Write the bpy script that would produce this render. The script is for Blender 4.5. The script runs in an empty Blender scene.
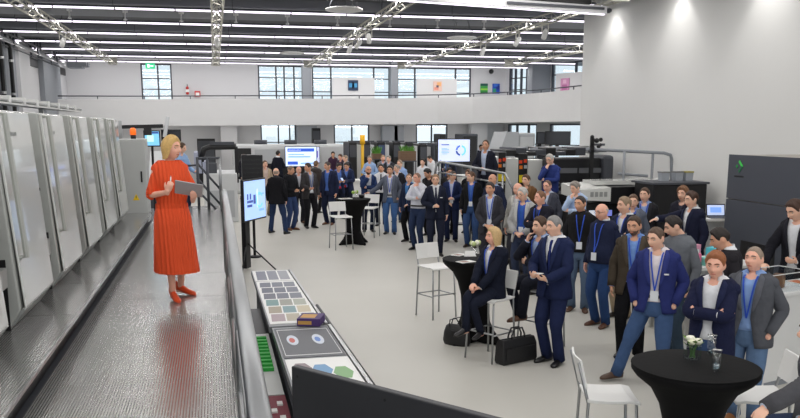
import bpy, bmesh, math, random
from mathutils import Vector, Matrix
random.seed(7)
R = math.radians
scene = bpy.context.scene
C = scene.collection

# ------------------------------------------------------------------ camera
F, CX, CY, DV, VX, CZ = 840.0, 400.0, 280.0, 153.0, 214.0, 2.80   # the lens in pixels of the 800x418 frame
PITCH = math.atan(DV / F)
YAW = math.atan((CX - VX) * math.cos(PITCH) / F)
cam_d = bpy.data.cameras.new('camera')
cam_d.sensor_width = 36.0
cam_d.lens = F * 36.0 / 800.0
cam_d.shift_y = (CY - 209.0) / 800.0
cam_d.clip_end = 300.0
cam = bpy.data.objects.new('camera', cam_d)
C.objects.link(cam)
cam.location = (0, 0, CZ)
cam.rotation_euler = (R(90) - PITCH, 0, -YAW)
scene.camera = cam

# ------------------------------------------------------------------ world, exposure
world = bpy.data.worlds.new('overcast_daylight')
scene.world = world
world.use_nodes = True
bg = world.node_tree.nodes['Background']
bg.inputs[0].default_value = (0.93, 0.965, 1.0, 1)
bg.inputs[1].default_value = 1.5
vs = scene.view_settings
vs.view_transform = 'Standard'
vs.look = 'None'
vs.gamma = 1.0
vs.use_curve_mapping = False
vs.exposure = -0.07

# the hall's ceiling strips: one long lamp under each row of tubes
STRIP_Z = 5.75
STRIP_Y = [22.98 + 3.03 * i for i in range(-9, 7)]
HALL_X0, HALL_X1 = -6.85, 9.8
STRIP_W = 170.0
for i, y in enumerate(STRIP_Y):
    ld = bpy.data.lights.new('strip_lamp', 'AREA')
    ld.shape = 'RECTANGLE'
    x1 = 9.5 if y < 21.5 else 16.0
    ld.size = x1 + 6.5
    ld.size_y = 0.12
    ld.energy = STRIP_W * (x1 + 6.5) / 16.0
    ld.color = (1.0, 0.975, 0.95)
    lo = bpy.data.objects.new('strip_lamp', ld)
    lo.location = ((x1 - 6.5) / 2, y, STRIP_Z - 0.06)
    C.objects.link(lo)
# gallery: added unseen fill for the upper wall, plus downlights under the slab
for x0_, x1_, y_, z_, tilt, e_ in ((-6.5, 15.0, 42.3, 5.95, 35, 130), (-6.5, 14.0, 41.8, 2.82, 20, 120)):
    ld = bpy.data.lights.new('gallery_fill_and_downlight', 'AREA'); ld.shape = 'RECTANGLE'; ld.size = x1_ - x0_; ld.size_y = 0.15; ld.energy = e_
    ld.color = (1.0, 0.97, 0.95)
    lo = bpy.data.objects.new('gallery_fill_and_downlight', ld); lo.location = ((x0_ + x1_) / 2, y_, z_); lo.rotation_euler = (R(tilt), 0, 0); C.objects.link(lo)
# downlights grazing the tall white wall
for y in (19.9, 16.85, 13.8, 10.7, 7.6):
    ld = bpy.data.lights.new('wall_downlight_lamp', 'SPOT')
    ld.energy = 68
    ld.spot_size = R(80)
    ld.spot_blend = 0.35
    ld.shadow_soft_size = 0.05
    ld.color = (1.0, 0.98, 0.95)
    lo = bpy.data.objects.new('wall_downlight_lamp', ld)
    lo.location = (9.38, y, 6.04)
    lo.rotation_euler = (0, 0, 0)
    C.objects.link(lo)

# ------------------------------------------------------------------ pixel of the photograph -> point of the place
fw = Vector((math.sin(YAW) * math.cos(PITCH), math.cos(YAW) * math.cos(PITCH), -math.sin(PITCH)))
rt = Vector((math.cos(YAW), -math.sin(YAW), 0))
up = rt.cross(fw)
def ray(u, v):
    return fw + rt * ((u - CX) / F) + up * (-(v - CY) / F)
def at_z(u, v, z):
    r = ray(u, v); return r * ((z - CZ) / r.z) + Vector((0, 0, CZ))
def at_y(u, v, y):
    r = ray(u, v); return r * (y / r.y) + Vector((0, 0, CZ))
def at_x(u, v, x):
    r = ray(u, v); return r * (x / r.x) + Vector((0, 0, CZ))

# ------------------------------------------------------------------ helpers
def lin(c):
    c = c / 255.0
    return c / 12.92 if c <= 0.04045 else ((c + 0.055) / 1.055) ** 2.4
def col(rgb): return (lin(rgb[0]), lin(rgb[1]), lin(rgb[2]), 1)
_mats = {}
def mat(name, rgb, rough=0.6, metal=0.0, noise=0.0, nscale=8.0, bump=0.0, bscale=40.0, emit=0.0, spec=0.5, coat=0.0):
    if name in _mats: return _mats[name]
    m = bpy.data.materials.new(name); m.use_nodes = True
    nt = m.node_tree; b = nt.nodes['Principled BSDF']
    b.inputs['Base Color'].default_value = col(rgb)
    b.inputs['Roughness'].default_value = rough
    b.inputs['Metallic'].default_value = metal
    b.inputs['Specular IOR Level'].default_value = spec
    b.inputs['Coat Weight'].default_value = coat
    if emit:
        b.inputs['Emission Color'].default_value = col(rgb)
        b.inputs['Emission Strength'].default_value = emit
    if noise or bump:
        tc = nt.nodes.new('ShaderNodeTexCoord')
    if noise:
        n = nt.nodes.new('ShaderNodeTexNoise'); n.inputs['Scale'].default_value = nscale
        n.inputs['Detail'].default_value = 4
        nt.links.new(tc.outputs['Object'], n.inputs['Vector'])
        mx = nt.nodes.new('ShaderNodeMix'); mx.data_type = 'RGBA'
        c = col(rgb)
        mx.inputs[6].default_value = tuple(min(1, x * (1 - noise)) for x in c[:3]) + (1,)
        mx.inputs[7].default_value = tuple(min(1, x * (1 + noise)) for x in c[:3]) + (1,)
        nt.links.new(n.outputs['Fac'], mx.inputs[0])
        nt.links.new(mx.outputs[2], b.inputs['Base Color'])
    if bump:
        n2 = nt.nodes.new('ShaderNodeTexNoise'); n2.inputs['Scale'].default_value = bscale
        nt.links.new(tc.outputs['Object'], n2.inputs['Vector'])
        bp = nt.nodes.new('ShaderNodeBump'); bp.inputs['Strength'].default_value = bump
        bp.inputs['Distance'].default_value = 0.02 if bscale < 20 else 0.01
        nt.links.new(n2.outputs['Fac'], bp.inputs['Height'])
        nt.links.new(bp.outputs['Normal'], b.inputs['Normal'])
    _mats[name] = m
    return m
def cloth(rgb, rough=0.85):
    return mat('cloth_%d_%d_%d' % tuple(rgb), rgb, rough, noise=0.14, nscale=14, bump=0.8, bscale=13, spec=0.12)
def glass_mat(name='clear_glass', tint=(235, 242, 245), gloss=0.12, clear=None):
    if name in _mats: return _mats[name]
    m = bpy.data.materials.new(name); m.use_nodes = True
    nt = m.node_tree; nt.nodes.clear()
    o = nt.nodes.new('ShaderNodeOutputMaterial'); mx = nt.nodes.new('ShaderNodeMixShader')
    t = nt.nodes.new('ShaderNodeBsdfTransparent'); g = nt.nodes.new('ShaderNodeBsdfGlossy')
    t.inputs[0].default_value = col(tint); g.inputs['Roughness'].default_value = 0.03
    mx.inputs[0].default_value = gloss
    nt.links.new(t.outputs[0], mx.inputs[1]); nt.links.new(g.outputs[0], mx.inputs[2]); nt.links.new(mx.outputs[0], o.inputs[0])
    _mats[name] = m
    return m

class MB:
    def __init__(self): self.v, self.f, self.m = [], [], []
    def add(self, vs, fs, mi=0):
        o = len(self.v); self.v += [tuple(p) for p in vs]
        self.f += [tuple(i + o for i in f) for f in fs]; self.m += [mi] * len(fs)
        return self
    def box(self, c, s, M=None, mi=0):
        c = Vector(c); hx, hy, hz = s[0] / 2, s[1] / 2, s[2] / 2
        vs = [Vector((x, y, z)) for z in (-hz, hz) for y in (-hy, hy) for x in (-hx, hx)]
        vs = [(M @ p if M else p) + c for p in vs]
        return self.add(vs, [(0, 2, 3, 1), (4, 5, 7, 6), (0, 1, 5, 4), (2, 6, 7, 3), (0, 4, 6, 2), (1, 3, 7, 5)], mi)
    def b2(self, p, q, mi=0):
        return self.box([(p[i] + q[i]) / 2 for i in range(3)], [abs(q[i] - p[i]) for i in range(3)], None, mi)
    def loft(self, rings, caps=True, mi=0, closed=True):
        n = len(rings[0]); vs = [p for r in rings for p in r]; fs = []
        for k in range(len(rings) - 1):
            for i in range(n if closed else n - 1):
                j = (i + 1) % n
                fs.append((k * n + i, k * n + j, (k + 1) * n + j, (k + 1) * n + i))
        if caps:
            fs.append(tuple(reversed(range(n)))); fs.append(tuple(range((len(rings) - 1) * n, len(rings) * n)))
        return self.add(vs, fs, mi)
    def tube(self, path, rad, seg=10, caps=True, mi=0, flat=1.0):
        path = [Vector(p) for p in path]
        if not isinstance(rad, (list, tuple)): rad = [rad] * len(path)
        t0 = (path[1] - path[0]).normalized()
        ref = Vector((0, 0, 1)) if abs(t0.z) < 0.9 else Vector((1, 0, 0))
        n = (ref - t0 * ref.dot(t0)).normalized(); rings = []
        for i, p in enumerate(path):
            a = path[max(i - 1, 0)]; b = path[min(i + 1, len(path) - 1)]
            t = (b - a).normalized()
            n = (n - t * n.dot(t)).normalized(); bn = t.cross(n)
            rings.append([p + (n * math.cos(k * 2 * math.pi / seg) + bn * math.sin(k * 2 * math.pi / seg) * flat) * rad[i] for k in range(seg)])
        return self.loft(rings, caps, mi)
    def lathe(self, prof, c=(0, 0, 0), seg=24, mi=0, caps=True):
        c = Vector(c)
        rings = [[c + Vector((r * math.cos(k * 2 * math.pi / seg), r * math.sin(k * 2 * math.pi / seg), z)) for k in range(seg)] for r, z in prof]
        return self.loft(rings, caps, mi)
    def ball(self, c, r, seg=12, rings=8, M=None, mi=0):
        c = Vector(c); r = Vector(r) if isinstance(r, (tuple, list, Vector)) else Vector((r, r, r)); rr = []
        for k in range(rings + 1):
            ph = -math.pi / 2 + math.pi * (k + 0.02) / (rings + 0.04)
            ring = []
            for i in range(seg):
                th = 2 * math.pi * i / seg
                p = Vector((r.x * math.cos(ph) * math.cos(th), r.y * math.cos(ph) * math.sin(th), r.z * math.sin(ph)))
                ring.append((M @ p if M else p) + c)
            rr.append(ring)
        return self.loft(rr, True, mi)
    def build(self, name, mats, parent=None, smooth=False, scale=1.0, bevel=0.0):
        me = bpy.data.meshes.new(name)
        vs = self.v if scale == 1.0 else [(x * scale, y * scale, z * scale) for x, y, z in self.v]
        me.from_pydata(vs, [], self.f)
        if not isinstance(mats, (list, tuple)): mats = [mats]
        for m in mats: me.materials.append(m)
        me.polygons.foreach_set('material_index', self.m)
        if smooth: me.polygons.foreach_set('use_smooth', [True] * len(self.f))
        me.update()
        o = bpy.data.objects.new(name, me); C.objects.link(o)
        if parent: o.parent = parent
        if bevel:
            b = o.modifiers.new('edge', 'BEVEL'); b.width = bevel; b.segments = 2; b.limit_method = 'ANGLE'
        return o
def tag(o, label, cat, group=None, kind=None):
    if label: o['label'] = label
    if cat: o['category'] = cat
    if group: o['group'] = group
    if kind: o['kind'] = kind
    return o
def thing(name, label, cat, loc=(0, 0, 0), rz=0.0, group=None):
    o = bpy.data.objects.new(name, None); o.empty_display_size = 0.1; C.objects.link(o)
    o.location = loc; o.rotation_euler = (0, 0, rz)
    return tag(o, label, cat, group)
def struct(o): o['kind'] = 'structure'; return o
def copy_tree(o, parent=None):
    c = o.copy(); C.objects.link(c); c.parent = parent
    for ch in list(o.children): copy_tree(ch, c)
    return c
def bar(mb, a, b, w, h=None, mi=0):
    """square-section bar from a to b"""
    a, b = Vector(a), Vector(b); h = h or w; t = (b - a); L = t.length; t.normalize()
    ref = Vector((0, 0, 1)) if abs(t.z) < 0.95 else Vector((0, 1, 0))
    s = t.cross(ref).normalized(); n = s.cross(t)
    M = Matrix((s, t, n)).transposed()
    return mb.box((a + b) / 2, (w, L, h), M, mi)

# ------------------------------------------------------------------ materials
M_white = mat('white_paint', (226, 226, 226), 0.7, noise=0.02, nscale=3, bump=0.03, bscale=60)
M_wallgrey = mat('pale_grey_paint', (206, 206, 208), 0.7)
M_grey = mat('grey_paint', (140, 144, 150), 0.6)
M_dgrey = mat('dark_grey_paint', (70, 73, 80), 0.55)
M_black = mat('black_plastic', (22, 22, 24), 0.45)
M_blackm = mat('black_metal', (30, 30, 33), 0.4, 0.3)
M_steel = mat('brushed_steel', (190, 190, 190), 0.28, 1.0)
M_rail = mat('stainless_rail', (168, 170, 172), 0.38, 1.0)
M_truss = mat('cream_truss', (205, 203, 192), 0.5)
M_press = mat('press_white', (214, 215, 211), 0.2, coat=0.5)
M_pressg = mat('press_grey', (150, 152, 150), 0.4)
M_offw = mat('off_white_plastic', (228, 228, 226), 0.4)
M_glass = glass_mat()
M_tube = mat('lit_tube', (248, 240, 255), emit=2.2)
M_paper = mat('paper', (235, 235, 232), 0.8)
M_frame = mat('dark_window_frame', (58, 62, 72), 0.5)
def flat(rgb, rough=0.6): return mat('paint_%d_%d_%d' % rgb, rgb, rough)
def glow(rgb, e=1.0): return mat('lit_%d_%d_%d' % rgb, rgb, 0.4, emit=e)
# ================================================================== the setting
CEIL = 6.1
YB = 44.0                                    # back wall
mf = bpy.data.materials.new('epoxy_floor'); mf.use_nodes = True
nt = mf.node_tree; b = nt.nodes['Principled BSDF']
tc = nt.nodes.new('ShaderNodeTexCoord'); n = nt.nodes.new('ShaderNodeTexNoise'); n.inputs['Scale'].default_value = 0.6; n.inputs['Detail'].default_value = 6
cr = nt.nodes.new('ShaderNodeValToRGB')
cr.color_ramp.elements[0].color = col((188, 186, 178)); cr.color_ramp.elements[1].color = col((202, 200, 193))
nt.links.new(tc.outputs['Object'], n.inputs['Vector']); nt.links.new(n.outputs['Fac'], cr.inputs[0]); nt.links.new(cr.outputs[0], b.inputs['Base Color'])
b.inputs['Roughness'].default_value = 0.42; b.inputs['Specular IOR Level'].default_value = 0.35
struct(MB().b2((-7.2, -6, -0.2), (21, YB + 0.3, 0)).build('floor', mf))

# ceiling slab with the downstand beams between pairs of strips
ceil = struct(MB().b2((-7.2, -6, CEIL), (21, YB + 0.3, CEIL + 0.2)).build('ceiling', mat('ceiling_dark', (92, 94, 99), 0.9)))
M_beam = mat('ceiling_beam_grey', (128, 131, 137), 0.85)
for i in range(1, len(STRIP_Y) - 1, 2):
    MB().b2((-6.8, STRIP_Y[i] + 0.2, 5.86), (9.75 if STRIP_Y[i] < 21 else 18.5, STRIP_Y[i + 1] - 0.2, CEIL - 0.001)).build('beam', M_beam, ceil)
# fluorescent rows: each row a thing made of tubes
hold_m = MB().b2((-0.735, -0.04, 0.0), (0.735, 0.04, 0.05)).build('x', M_dgrey).data
tube_m = MB().b2((-0.715, -0.03, -0.04), (0.715, 0.03, 0.0)).build('x', M_tube).data
for o in [o for o in C.objects if o.name.startswith('x')]: bpy.data.objects.remove(o)
ordn = ['first', 'second', 'third', 'fourth', 'fifth', 'sixth', 'seventh', 'eighth']
for i, y in enumerate(STRIP_Y):
    if y < 19: continue
    x1 = 9.4 if y < 21.5 else 16.5
    k = len(STRIP_Y) - 1 - i
    lab = 'row of lit ceiling tubes, %s one counted from the gallery' % ordn[k] if k else 'row of lit ceiling tubes nearest the gallery windows'
    t = thing('ceiling_light_row', lab, 'ceiling light', (0, y, STRIP_Z), 0, 'rows of ceiling tubes')
    x = -6.0
    while x < x1:
        for nm, me in (('tube', tube_m), ('housing', hold_m)):
            o = bpy.data.objects.new(nm, me); C.objects.link(o); o.parent = t; o.location = (x, 0, 0)
        x += 1.47
    # rods up to the ceiling
    xx = -5.3
    while xx < x1: MB().tube([(xx, 0, 0.04), (xx, 0, CEIL - STRIP_Z)], 0.008, 6).build('hanger', M_dgrey, t); xx += 2.94

# back wall with window openings on both floors
def wall_with_holes(name, x0, x1, z0, z1, holes, place, thick, m, parent=None):
    xs = sorted({x0, x1} | {h[0] for h in holes} | {h[1] for h in holes}); zs = sorted({z0, z1} | {h[2] for h in holes} | {h[3] for h in holes})
    mb = MB()
    for a, b_ in zip(xs, xs[1:]):
        run = None
        cells = []
        for c, d in zip(zs, zs[1:]):
            cx, cz = (a + b_) / 2, (c + d) / 2
            solid = not any(h[0] < cx < h[1] and h[2] < cz < h[3] for h in holes)
            if solid and cells and abs(cells[-1][1] - c) < 1e-6: cells[-1][1] = d
            elif solid: cells.append([c, d])
        for c, d in cells:
            vs = [place(x, dy, z) for z in (c, d) for dy in (0, thick) for x in (a, b_)]
            mb.add(vs, [(0, 2, 3, 1), (4, 5, 7, 6), (0, 1, 5, 4), (2, 6, 7, 3), (0, 4, 6, 2), (1, 3, 7, 5)])
    return mb.build(name, m, parent)
def X44(u): return at_y(u, 80, YB).x
UZ0, UZ1 = 4.1, 5.86
up_h = [(X44(141), X44(172)), (X44(258), X44(303)), (X44(312), X44(390)), (X44(397), X44(471))]
low_h = [(X44(259), X44(295)), (X44(333), X44(369)), (X44(416), X44(448))]
holes = [(a, b_, UZ0 - 0.8, UZ1) for a, b_ in up_h] + [(a, b_, 0.9, 2.95) for a, b_ in low_h]
struct(wall_with_holes('wall_back', -7.2, X44(505), 0, CEIL, holes, lambda x, dy, z: (x, YB + dy, z), 0.25, M_wallgrey))
win_n = [0]
def window(x0, x1, z0, z1, mull, trans, place, panel=None, fr=0.07):
    win_n[0] += 1
    w = struct(bpy.data.objects.new('window_%d' % win_n[0], None)); C.objects.link(w)
    def bx(a, b_, nm, m):
        vs = [place(x, dy, z) for z in (a[1], b_[1]) for dy in (a[2], b_[2]) for x in (a[0], b_[0])]
        MB().add(vs, [(0, 2, 3, 1), (4, 5, 7, 6), (0, 1, 5, 4), (2, 6, 7, 3), (0, 4, 6, 2), (1, 3, 7, 5)]).build(nm, m, w)
    for a, b_ in (((x0, z0), (x0 + fr, z1)), ((x1 - fr, z0), (x1, z1)), ((x0, z0), (x1, z0 + fr)), ((x0, z1 - fr), (x1, z1))):
        bx(a + (0.0,), b_ + (0.12,), 'frame_bar', M_frame)
    xs = [x0] + [x0 + (x1 - x0) * k for k in mull] + [x1]
    for x in xs[1:-1]: bx((x - fr / 2, z0, 0.0), (x + fr / 2, z1, 0.12), 'mullion', M_frame)
    zs = [z0] + [z0 + (z1 - z0) * k for k in trans] + [z1]
    for z in zs[1:-1]: bx((x0, z - fr / 3, 0.02), (x1, z + fr / 3, 0.10), 'transom', M_frame)
    for a, b_ in zip(xs, xs[1:]):
        for c, d in zip(zs, zs[1:]):
            bx((a + fr / 2, c + fr / 3, 0.055), (b_ - fr / 2, d - fr / 3, 0.065), 'pane', M_glass)
    return w
pb = lambda x, dy, z: (x, YB + dy, z)
window(up_h[0][0], up_h[0][1], 3.3, UZ1, [0.55], [0.52, 0.72], pb)
window(up_h[1][0], up_h[1][1], 3.3, UZ1, [0.4, 0.58, 0.8], [0.5, 0.76], pb)
window(up_h[2][0], up_h[2][1], 3.3, UZ1, [0.24, 0.79], [0.5, 0.76], pb)
window(up_h[3][0], up_h[3][1], 3.3, UZ1, [0.24, 0.79], [0.5, 0.76], pb)
for (a, b_), ml in zip(low_h, ([0.5, 0.82], [0.51], [0.5])): window(a, b_, 0.9, 2.95, ml, [0.55], pb)
# white partition panels standing behind the gallery rail inside the middle bays
for (a, b_), lab in ((up_h[2], 'second'), (up_h[3], 'third')):
    w_ = b_ - a
    o = MB().b2((a + w_ * 0.245, YB - 0.3, 3.28), (a + w_ * 0.785, YB - 0.2, 5.28)).build('gallery_partition', M_white)
    tag(o, 'white free-standing partition with a small %s picture before the gallery window' % ('blue' if lab == 'second' else 'peach'), 'partition', 'gallery partitions')
def picture(name, label, x, z, w, h, cols, place=pb, off=-0.36):
    t = thing(name, label, 'picture', (0, 0, 0))
    def slab(x0, x1, z0, z1, d0, d1, nm, m):
        vs = [place(xx, dy, zz) for zz in (z0, z1) for dy in (d0, d1) for xx in (x0, x1)]
        MB().add(vs, [(0, 2, 3, 1), (4, 5, 7, 6), (0, 1, 5, 4), (2, 6, 7, 3), (0, 4, 6, 2), (1, 3, 7, 5)]).build(nm, m, t)
    slab(x - w / 2, x + w / 2, z - h / 2, z + h / 2, off, off + 0.05, 'canvas', flat(cols[0]))
    for k, (fx0, fx1, fz0, fz1, c) in enumerate(cols[1]):
        slab(x - w / 2 + fx0 * w, x - w / 2 + fx1 * w, z - h / 2 + fz0 * h, z - h / 2 + fz1 * h, off - 0.006, off, 'painted_shape', flat(c))
picture('picture', 'small dark blue picture on the white partition', X44(352), 4.9, 0.52, 0.52, ((40, 60, 90), [(0.1, 0.9, 0.3, 0.7, (70, 150, 200)), (0.4, 0.6, 0.2, 0.8, (15, 20, 40))]))
picture('picture', 'peach and pink picture on the white partition', X44(436), 4.9, 0.46, 0.5, ((240, 205, 190), [(0.1, 0.6, 0.1, 0.4, (240, 160, 140)), (0.4, 0.9, 0.5, 0.9, (250, 190, 130)), (0.35, 0.6, 0.35, 0.6, (110, 100, 130))]))
picture('picture', 'green landscape picture on the gallery wall', X44(484), 4.82, 0.40, 0.52, ((60, 160, 70), [(0, 1, 0.75, 1, (20, 80, 70)), (0, 1, 0.35, 0.5, (150, 210, 70)), (0, 1, 0.0, 0.2, (30, 110, 50))]), off=-0.06)
picture('picture', 'deep blue and green picture on the gallery wall', X44(496), 4.82, 0.40, 0.52, ((30, 80, 190), [(0.05, 0.5, 0.1, 0.5, (40, 150, 120)), (0.5, 0.95, 0.4, 0.8, (20, 50, 150)), (0.2, 0.7, 0.7, 0.95, (60, 120, 220))]), off=-0.06)
# exit sign above the gallery door, extinguisher on the gallery wall
t = thing('exit_sign', 'small green lit exit sign over the gallery door', 'sign', (X44(151), YB - 0.035, 5.74))
MB().b2((-0.22, -0.03, -0.13), (0.22, 0.03, 0.13)).build('panel', glow((40, 190, 130), 0.8), t)
MB().b2((-0.13, -0.04, -0.08), (-0.03, -0.031, 0.08)).b2((0.0, -0.04, -0.03), (0.15, -0.031, 0.03)).build('symbol', glow((240, 255, 245), 0.9), t)
t = thing('fire_extinguisher', 'red fire extinguisher hanging on the white gallery wall', 'extinguisher', (X44(187), YB - 0.08, 4.38)); t.scale = (0.6, 0.6, 0.6)
MB().lathe([(0.02, 0), (0.11, 0.02), (0.12, 0.1), (0.12, 0.55), (0.08, 0.64), (0.03, 0.68)], seg=14).build('cylinder', flat((190, 40, 40)), t, True)
MB().lathe([(0.03, 0.67), (0.03, 0.78), (0.06, 0.8), (0.02, 0.83)], seg=10).build('valve', M_black, t, True)
MB().b2((-0.13, -0.125, 0.2), (0.13, -0.10, 0.42)).build('label_plate', M_paper, t)
t = thing('hose_cabinet', 'small red wall box beside the extinguisher on the gallery wall', 'box', (X44(197), YB - 0.08, 4.28))
MB().b2((-0.14, -0.06, 0), (0.14, 0.06, 0.28)).build('body', flat((200, 70, 70)), t); MB().b2((-0.09, -0.07, 0.05), (0.09, -0.061, 0.2)).build('window_plate', M_paper, t)
t = thing('gallery_wall_lamp', 'dark round wall lamp high on the gallery wall', 'lamp', (X44(490), YB - 0.2, 5.7))  # dark wall lamp, not lit
MB().ball((0, 0, 0), 0.13).build('dome', M_black, t, True); MB().b2((-0.04, 0.05, -0.04), (0.04, 0.2, 0.04)).build('bracket', M_dgrey, t)

# slanted right part of the gallery's outer wall
A, Bp = Vector((X44(505), YB, 0)), Vector((19.2, 31.5, 0))
dirr = (Bp - A).normalized(); nrm = Vector((dirr.y, -dirr.x, 0)) * -1
ps = lambda x, dy, z: tuple(A + dirr * x + nrm * dy + Vector((0, 0, z)))
Ls = (Bp - A).length
def s_of(u):
    r = ray(u, 90); # intersection of the vertical plane with the ray, in plan
    den = r.x * dirr.y - r.y * dirr.x
    t_ = (A.x * dirr.y - A.y * dirr.x) / den
    p = Vector((r.x * t_, r.y * t_, 0)); return (p - A).dot(dirr)
S1, S2, S3 = s_of(509), s_of(538), s_of(551)
hs = [(S1, S2, 3.3, 5.9), (S3, Ls - 0.4, 3.3, 5.9), (S1, S2, 0.9, 2.95), (S3, Ls - 0.4, 0.9, 2.95)]
struct(wall_with_holes('wall_back_slanted', 0, Ls, 0, CEIL, hs, ps, 0.25, M_wallgrey))
window(S1, S2, 3.3, 5.9, [0.2, 0.4, 0.6, 0.8], [0.55, 0.78], ps)
window(S3, Ls - 0.4, 3.3, 5.9, [0.2, 0.4, 0.6, 0.8], [0.78], ps)
window(S1, S2, 0.9, 2.95, [0.3, 0.7], [0.5], ps)
window(S3, Ls - 0.4, 0.9, 2.95, [0.3, 0.6], [0.5], ps)
ss = s_of(561)
vs_ = [ps(x, dy, z) for z in (3.3, 5.35) for dy in (-0.35, -0.25) for x in (ss, ss + 6)]
o = MB().add(vs_, [(0, 2, 3, 1), (4, 5, 7, 6), (0, 1, 5, 4), (2, 6, 7, 3), (0, 4, 6, 2), (1, 3, 7, 5)]).build('gallery_partition', M_white)
tag(o, 'white partition with a pink picture at the end of the gallery', 'partition', 'gallery partitions')
picture('picture', 'pink picture on the partition at the end of the gallery', s_of(571), 4.8, 0.6, 0.6, ((215, 150, 190), [(0.2, 0.8, 0.1, 0.5, (190, 110, 160)), (0.3, 0.7, 0.6, 0.9, (235, 190, 215))]), ps, -0.41)

# gallery slab, curved parapet and its rail
pp = [(-7.0, 40.0), (-3, 40), (1, 40), (5, 40), (8.5, 39.9), (10.5, 39.6), (12.0, 38.9), (13.2, 37.6), (14.1, 35.8), (14.75, 33.8), (15.25, 31.5), (15.6, 29)]
def offs(pl, d):
    out = []
    for i, p in enumerate(pl):
        a = Vector(pl[max(0, i - 1)]); b_ = Vector(pl[min(len(pl) - 1, i + 1)]); t_ = (b_ - a).normalized()
        out.append(Vector(p) + Vector((-t_.y, t_.x)) * d)
    return out
def strip_wall(pl, d, z0, z1):
    """z0, z1: per-point heights"""
    q = offs(pl, d); mb = MB(); rings = []
    for a, b_, c, e in zip(pl, q, z0, z1): rings.append([(a[0], a[1], c), (b_.x, b_.y, c), (b_.x, b_.y, e), (a[0], a[1], e)])
    return mb.loft(rings)
ztop = [4.0, 4.02, 4.07, 4.1, 4.14, 4.17, 4.2, 4.24, 4.28, 4.34, 4.4, 4.45]
zbot = [2.84, 2.85, 2.87, 2.9, 2.93, 2.95, 2.97, 3.0, 3.02, 3.04, 3.05, 3.05]
struct(strip_wall(pp, 0.25, zbot, ztop).build('wall_gallery_parapet', M_white, smooth=False))
sl = MB(); q = offs(pp, 0.25)
outer = [(-7.0, YB), (-3, YB), (1, YB), (5, YB), (8.5, YB), (10.5, YB), (12.5, YB), (14, YB), (A.x, YB), (17.2, 38.2), (18.5, 34), (19.2, 31.5)]
rings = [[(a.x, a.y, 2.9 + 0.15 * i / 11), (b_[0], b_[1], 2.9 + 0.15 * i / 11), (b_[0], b_[1], 3.28), (a.x, a.y, 3.28)] for i, (a, b_) in enumerate(zip(q, outer))]
struct(sl.loft(rings).build('gallery_floor', M_wallgrey))
t = thing('gallery_rail', 'slim dark metal handrail along the top of the gallery parapet', 'railing')
rp = [(p.x, p.y, z + 0.14) for p, z in zip(offs(pp, 0.1), ztop)]
MB().tube(rp, 0.025, 8).build('handrail', M_dgrey, t, True)
for a, b_ in zip(rp, rp[1:]):
    L = (Vector(b_) - Vector(a)).length; k = max(1, round(L / 1.65))
    for j in range(k):
        p = Vector(a).lerp(Vector(b_), j / k)
        MB().b2((p.x - 0.02, p.y - 0.02, p.z - 0.16), (p.x + 0.02, p.y + 0.02, p.z)).build('post', M_dgrey, t)
# columns: under the gallery and in front of the gallery windows
cn = 0
for u, w_, z0, z1, m in ((306, 1.0, 0, 2.86, M_grey), (389, 0.8, 0, 2.86, M_grey), (398, 0.5, 0, 2.88, M_grey), (478, 0.9, 0, 2.95, M_wallgrey), (307, 0.45, 3.28, CEIL, M_grey), (393.5, 0.35, 3.28, CEIL, M_grey), (228, 0.8, 0, 2.85, M_wallgrey)):
    cn += 1; x = at_y(u, 110, YB - 0.6).x
    struct(MB().b2((x - w_ / 2, YB - 0.9, z0), (x + w_ / 2, YB - 0.4, z1)).build('trim_%d' % cn, m))
pc = ps(s_of(544.5), -0.3, 0)
struct(MB().b2((pc[0] - 0.55, pc[1] - 0.35, 3.28), (pc[0] + 0.55, pc[1] + 0.35, CEIL)).build('trim_%d' % (cn + 1), M_grey))

# tall white wall on the right, its downlights
struct(MB().b2((9.8, -6, 0), (10.1, 21.8, CEIL)).build('wall_right', mat('white_wall', (228, 228, 226), 0.8, noise=0.015, nscale=1.5)))
struct(MB().b2((9.785, -6, 0), (9.8, 21.8, 0.1)).build('baseboard_right', M_grey))
for k, y in enumerate((19.9, 16.85)):
    t = thing('wall_downlight', 'small round downlight in the ceiling before the tall white wall', 'lamp', (9.38, y, 6.055), 0, 'wall downlights')
    MB().lathe([(0.06, 0), (0.065, 0.02), (0.065, 0.044)], seg=14).build('can', M_white, t, True)
    MB().lathe([(0.05, -0.004), (0.05, -0.001)], seg=14).build('lens', glow((255, 250, 240), 6.0), t)

# left wall with piers, panels, black slots and pipes
struct(MB().b2((-7.15, -6, 0), (-6.85, YB, CEIL)).build('wall_left', M_wallgrey))
wl = bpy.data.objects['wall_left']
def YL(u, x=-6.85): return at_x(u, 80, x).y
for k, (u0, u1, m, dx) in enumerate(((-12, 1, M_dgrey, 0.12), (3, 14, M_grey, 0.10), (14, 25, M_wallgrey, 0.22), (39, 56, M_grey, 0.20))):
    struct(MB().b2((-6.85, YL(u0), 0), (-6.85 + dx, YL(u1), 5.6)).build('trim_%d' % (20 + k), m))
for u0, u1, v in ((24, 38, 62), (57, 65, 71)):
    z = at_x((u0 + u1) / 2, v, -6.85).z
    MB().b2((-6.85, YL(u0), z - 0.16), (-6.80, YL(u1), z + 0.16)).build('vent_slot', M_black, wl)
for u in (3.5, 13):
    y = YL(u, -6.6)
    t = thing('wall_pipe', 'black downpipe on the left wall, %s the pale pier' % ('one bay before' if u < 5 else 'right against'), 'pipe', (-6.62, y, 0), 0, 'black wall pipes')
    MB().tube([(0, 0, 0), (0, 0, 5.35), (0, -0.1, 5.5), (0.0, -0.4, 5.58)], 0.07, 10).build('pipe', M_black, t, True)
    for z in (2.0, 3.9, 5.0): MB().lathe([(0.09, z - 0.04), (0.09, z + 0.04)], seg=10).build('clip', M_steel, t)
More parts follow.
